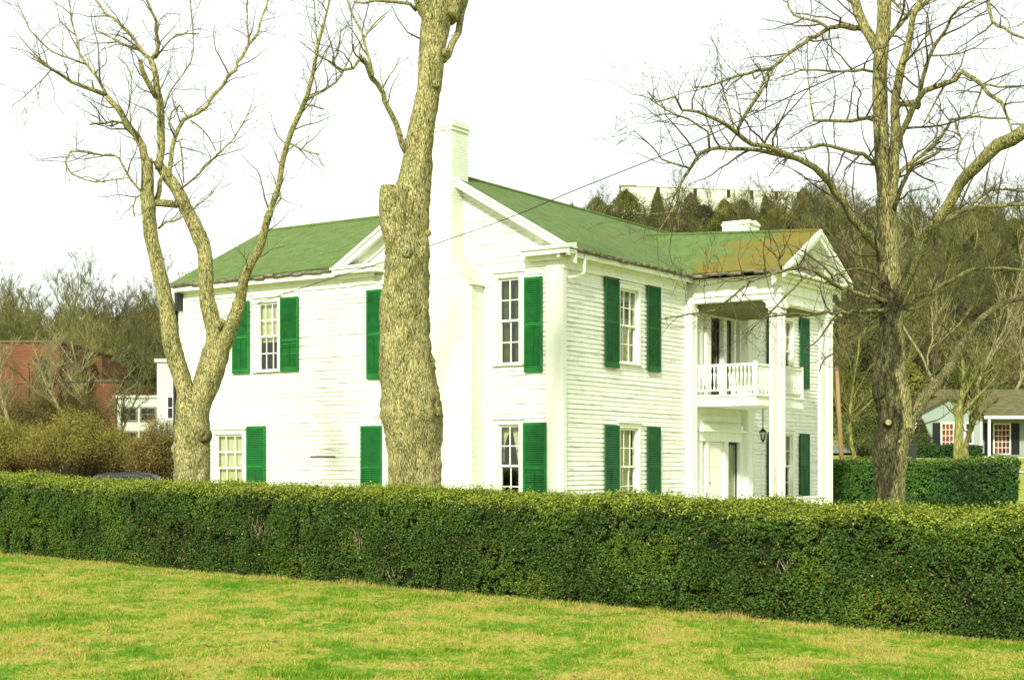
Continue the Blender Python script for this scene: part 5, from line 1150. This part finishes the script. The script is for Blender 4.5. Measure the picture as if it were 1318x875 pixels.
# fort-like long stone building on the hilltop
d_ = 262; x0, x1 = (800-CX)/F*d_, (1068-CX)/F*d_; zb = ht((x0+x1)/2, d_); root = empty('hilltop_fort', ((x0+x1)/2, d_, zb)); tag(root, 'long pale stone wall with a small tower on the crest of the hill', 'fort'); hw = (x1-x0)/2
def zat(y_): return ZE+(HY-y_)/F*d_-zb
s = MB(); s.hexa([(-hw, 0, -3), (hw, 0, -3), (hw, 8, -3), (-hw, 8, -3), (-hw, 0, zat(238)), (hw, 0, zat(248)), (hw, 8, zat(248)), (-hw, 8, zat(238))]); s.build('wall', M['stone'], root)
s = MB(); s.box(-hw-.3, -hw+2.6, -.4, 3, zat(239), zat(231)); s.box(-hw-.3, -hw+.5, -.4, .6, zat(231), zat(229)); s.build('tower', M['stone'], root)
s = MB(); s.hexa([(-hw, -.15, zat(239.2)), (hw, -.15, zat(249.2)), (hw, 8.1, zat(249.2)), (-hw, 8.1, zat(239.2)), (-hw, -.15, zat(238)), (hw, -.15, zat(248)), (hw, 8.1, zat(248)), (-hw, 8.1, zat(238))]); s.build('coping', M['stone'], root)
for u in (-12.0, -5.4, 0.5, 4.6, 9, 13): s = MB(); zc = zat(243+ (u+hw)/(2*hw)*10); s.box(u-.3, u+.3, -.06, 0, zc-.9, zc+.5); s.build('window', M['darkglass'], root)
# pale blue-green house
d_ = 94; gx0, gx1 = (1178-CX)/F*d_, (1264-CX)/F*d_; zg = ht((gx0+gx1)/2, d_); root = empty('cottage', ((gx0+gx1)/2, d_, zg)); tag(root, 'pale blue-green single-storey house with black shutters and a dark front porch', 'house'); hw = (gx1-gx0)/2
def zz_(y_): return ZE+(HY-y_)/F*d_-zg
s = MB(); ze = zz_(532); za = zz_(511)
s.prism([(-hw, 0, -1), (hw, 0, -1), (hw, 0, ze), (0, 0, za), (-hw, 0, ze)], (0, 8, 0)); s.box(hw, hw+9, 1.8, 8, -1, zz_(536)); s.build('wall', M['teal'], root)
s = MB()
slab(s, [(-hw-.35, -.35, ze-.12), (0, -.35, za+.1), (0, 8, za+.1), (-hw-.35, 8, ze-.12)], .12); slab(s, [(hw+.35, -.35, ze-.12), (0, -.35, za+.1), (0, 8, za+.1), (hw+.35, 8, ze-.12)], .12)
slab(s, [(hw-.3, -.4, zz_(536)), (hw+9.3, -.4, zz_(536)), (hw+9.3, 4.6, zz_(496)), (hw-2.6, 4.6, zz_(496))], .12); slab(s, [(hw-2.6, 4.6, zz_(496)), (hw+9.3, 4.6, zz_(496)), (hw+9.3, 9, zz_(536)), (hw-2.6, 9, zz_(536))], .12)
s.build('roof', M['brownroof'], root)
s = MB(); s.box(hw+.02, hw+9.3, -.42, -.30, zz_(539), zz_(535.2)); s.box(hw+.3, hw+.45, -.3, -.15, -.3, zz_(539)); s.box(hw+4, hw+4.15, -.3, -.15, -.3, zz_(539)); s.box(-hw-.02, -hw+.12, -.02, 0, -.3, ze); s.box(hw-.12, hw+.01, -.025, 0, -.3, ze); s.build('porch_post', M['trim'], root)
s = MB(); s.box(hw+.01, hw+9, -.3, 1.8, -1, -.02); s.build('porch_floor', M['concrete'], root)
flatwin(root, -hw+1.68, -hw+2.40, zz_(576), zz_(545), cols=3, rows=4, gm=M['warmroom'], shut=.5)
flatwin(root, hw+1.35, hw+2.35, zz_(583), zz_(545), cols=4, rows=5, gm=M['warmroom'], y=1.8, shut=.55); flatwin(root, hw+5.2, hw+6.2, zz_(583), zz_(545), cols=4, rows=5, y=1.8, shut=.55)
flatwin(root, hw-1.05, hw-.65, zz_(570), zz_(545), cols=2, rows=3)
# bin, pole, wires
bp = P(1171, 590, 88); bz = ht(bp.x, 88); root = empty('waste_bin', (bp.x, 88, bz)); tag(root, 'dark square waste bin standing beyond the hedge, right of the blackened tree', 'bin')
s = MB(); s.hexa([(-.28, -.3, .06), (.28, -.3, .06), (.28, .3, .06), (-.28, .3, .06), (-.34, -.36, 1.0), (.34, -.36, 1.0), (.34, .36, 1.0), (-.34, .36, 1.0)]); s.build('body', M['metal'], root); s = MB(); s.hexa([(-.37, -.4, 1.0), (.37, -.4, 1.0), (.37, .4, 1.0), (-.37, .4, 1.0), (-.33, -.36, 1.06), (.33, -.36, 1.06), (.33, .36, 1.12), (-.33, .36, 1.12)]); s.build('lid', M['metal'], root)
s = MB(); s.tube([(-.3, .3, .1), (.3, .3, .1)], [.1, .1], 10); s.build('wheel', M['rubber'], root)
a, b_ = P(1086, 596, 60), P(1077, 472, 59); a.z = ht(a.x, a.y)-.2
root = empty('leaning_pole', (a.x, a.y, ht(a.x, a.y))); tag(root, 'pale yellow wooden pole leaning slightly, just right of the portico', 'pole')
s = MB(); a2, b2_ = a-Vector(root.location), b_-Vector(root.location); s.tube([a2, a2.lerp(b2_, .5), b2_], [.10, .09, .07], 10); s.build('shaft', M['pole'], root, smooth=True); s = MB(); s.tube([b2_+Vector((-.02, 0, -.12)), b2_+Vector((0, 0, .03))], [.08, .075], 10); s.build('cap', M['gutter'], root)
def cable(pts, r_, label, n_=60):
    pp, ra = smooth_path([P(*p) for p in pts], [r_]*len(pts), .5); s = MB(); s.tube(pp, ra, 5); loc = pp[0]; o_ = s.build('cable', M['metal'], None, tuple(loc)); tag(o_, label, 'cable', None)
c_end = hp(-.08, 12.3, 6.35); ex = c_end.x/c_end.y*F+CX; ey = HY-(c_end.z-ZE)/c_end.y*F
cable([(ex, ey, c_end.y), (330, 391, 40.6), (400, 367, 39.3), (440, 354, 38.6), (492, 338, 37.6), (552, 317, 36.4), (654, 281, 34.2), (740, 245, 32.3), (848, 202, 30), (912, 175, 28.6), (990, 137, 27), (1118, 79, 25), (1200, 38, 23.5), (1340, -35, 21)], .011, 'thin black service cable sagging from the upper right down to the rear wing wall')
cable([(-40, 497, 80), (90, 492, 76), (150, 492, 72), (196, 487, 70)], .03, 'black overhead cable running to the narrow white wall at the left')

# ------------------------------------------------------------------ parked car behind the hedge
cp = P(168, 604, 48); cz = ht(cp.x, 48); car = empty('parked_car', (cp.x, 48, ZE-.205-1.42), .06); tag(car, 'dark parked car behind the hedge, only its roof showing left of the forked tree', 'car')
prof = [(-2.2, .35), (-2.2, .75), (-2.05, .92), (-1.5, .98), (-.95, 1.36), (-.6, 1.42), (.35, 1.42), (.7, 1.36), (1.25, .98), (2.0, .85), (2.2, .7), (2.2, .35)]
s = MB(); n_ = len(prof); V = []
for y_, f in ((-.82, .96), (-.72, 1.0), (.72, 1.0), (.82, .96)):
    for x_, z_ in prof: V.append((x_*(1 if abs(y_) < .8 else .985), y_*(1 if z_ < 1 else .86), .35+(z_-.35)*f))
s.add(V, [tuple(range(n_))[::-1], tuple(range(3*n_, 4*n_))]+[(k*n_+i, k*n_+(i+1) % n_, (k+1)*n_+(i+1) % n_, (k+1)*n_+i) for k in range(3) for i in range(n_)]); s.build('body', M['carpaint'], car)
for sg in (-1, 1):
    s = MB(); s.prism([(-1.35, sg*.78, 1.0), (1.05, sg*.78, 1.0), (.6, sg*.74, 1.31), (-.85, sg*.74, 1.31)], (0, sg*.02, 0)); s.build('side_window', M['darkglass'], car)
    for x_ in (-1.35, 1.4):
        s = MB(); s.tube([(x_, sg*.66, .32), (x_, sg*.84, .32)], [.32, .32], 20); wh = s.build('wheel', M['rubber'], car); s = MB(); s.tube([(x_, sg*.84, .32), (x_, sg*.855, .32)], [.2, .18], 14); s.build('rim', M['rim'], wh)
    s = MB(); s.box(2.15, 2.215, sg*.5, sg*.74, .62, .72); s.build('headlight', M['headlight'], car); s = MB(); s.box(-2.215, -2.15, sg*.5, sg*.74, .68, .8); s.build('tail_light', M['tail'], car)
for xa, za_, xb, zb_ in ((1.22, 1.0, .74, 1.34), (-1.46, 1.0, -.98, 1.34)):
    dxx = .02 if xa > 0 else -.02; s = MB(); s.hexa([(xa, -.62, za_), (xa+dxx, -.62, za_), (xa+dxx, .62, za_), (xa, .62, za_), (xb, -.55, zb_), (xb+dxx, -.55, zb_+.01), (xb+dxx, .55, zb_+.01), (xb, .55, zb_)]); s.build('windscreen', M['darkglass'], car)
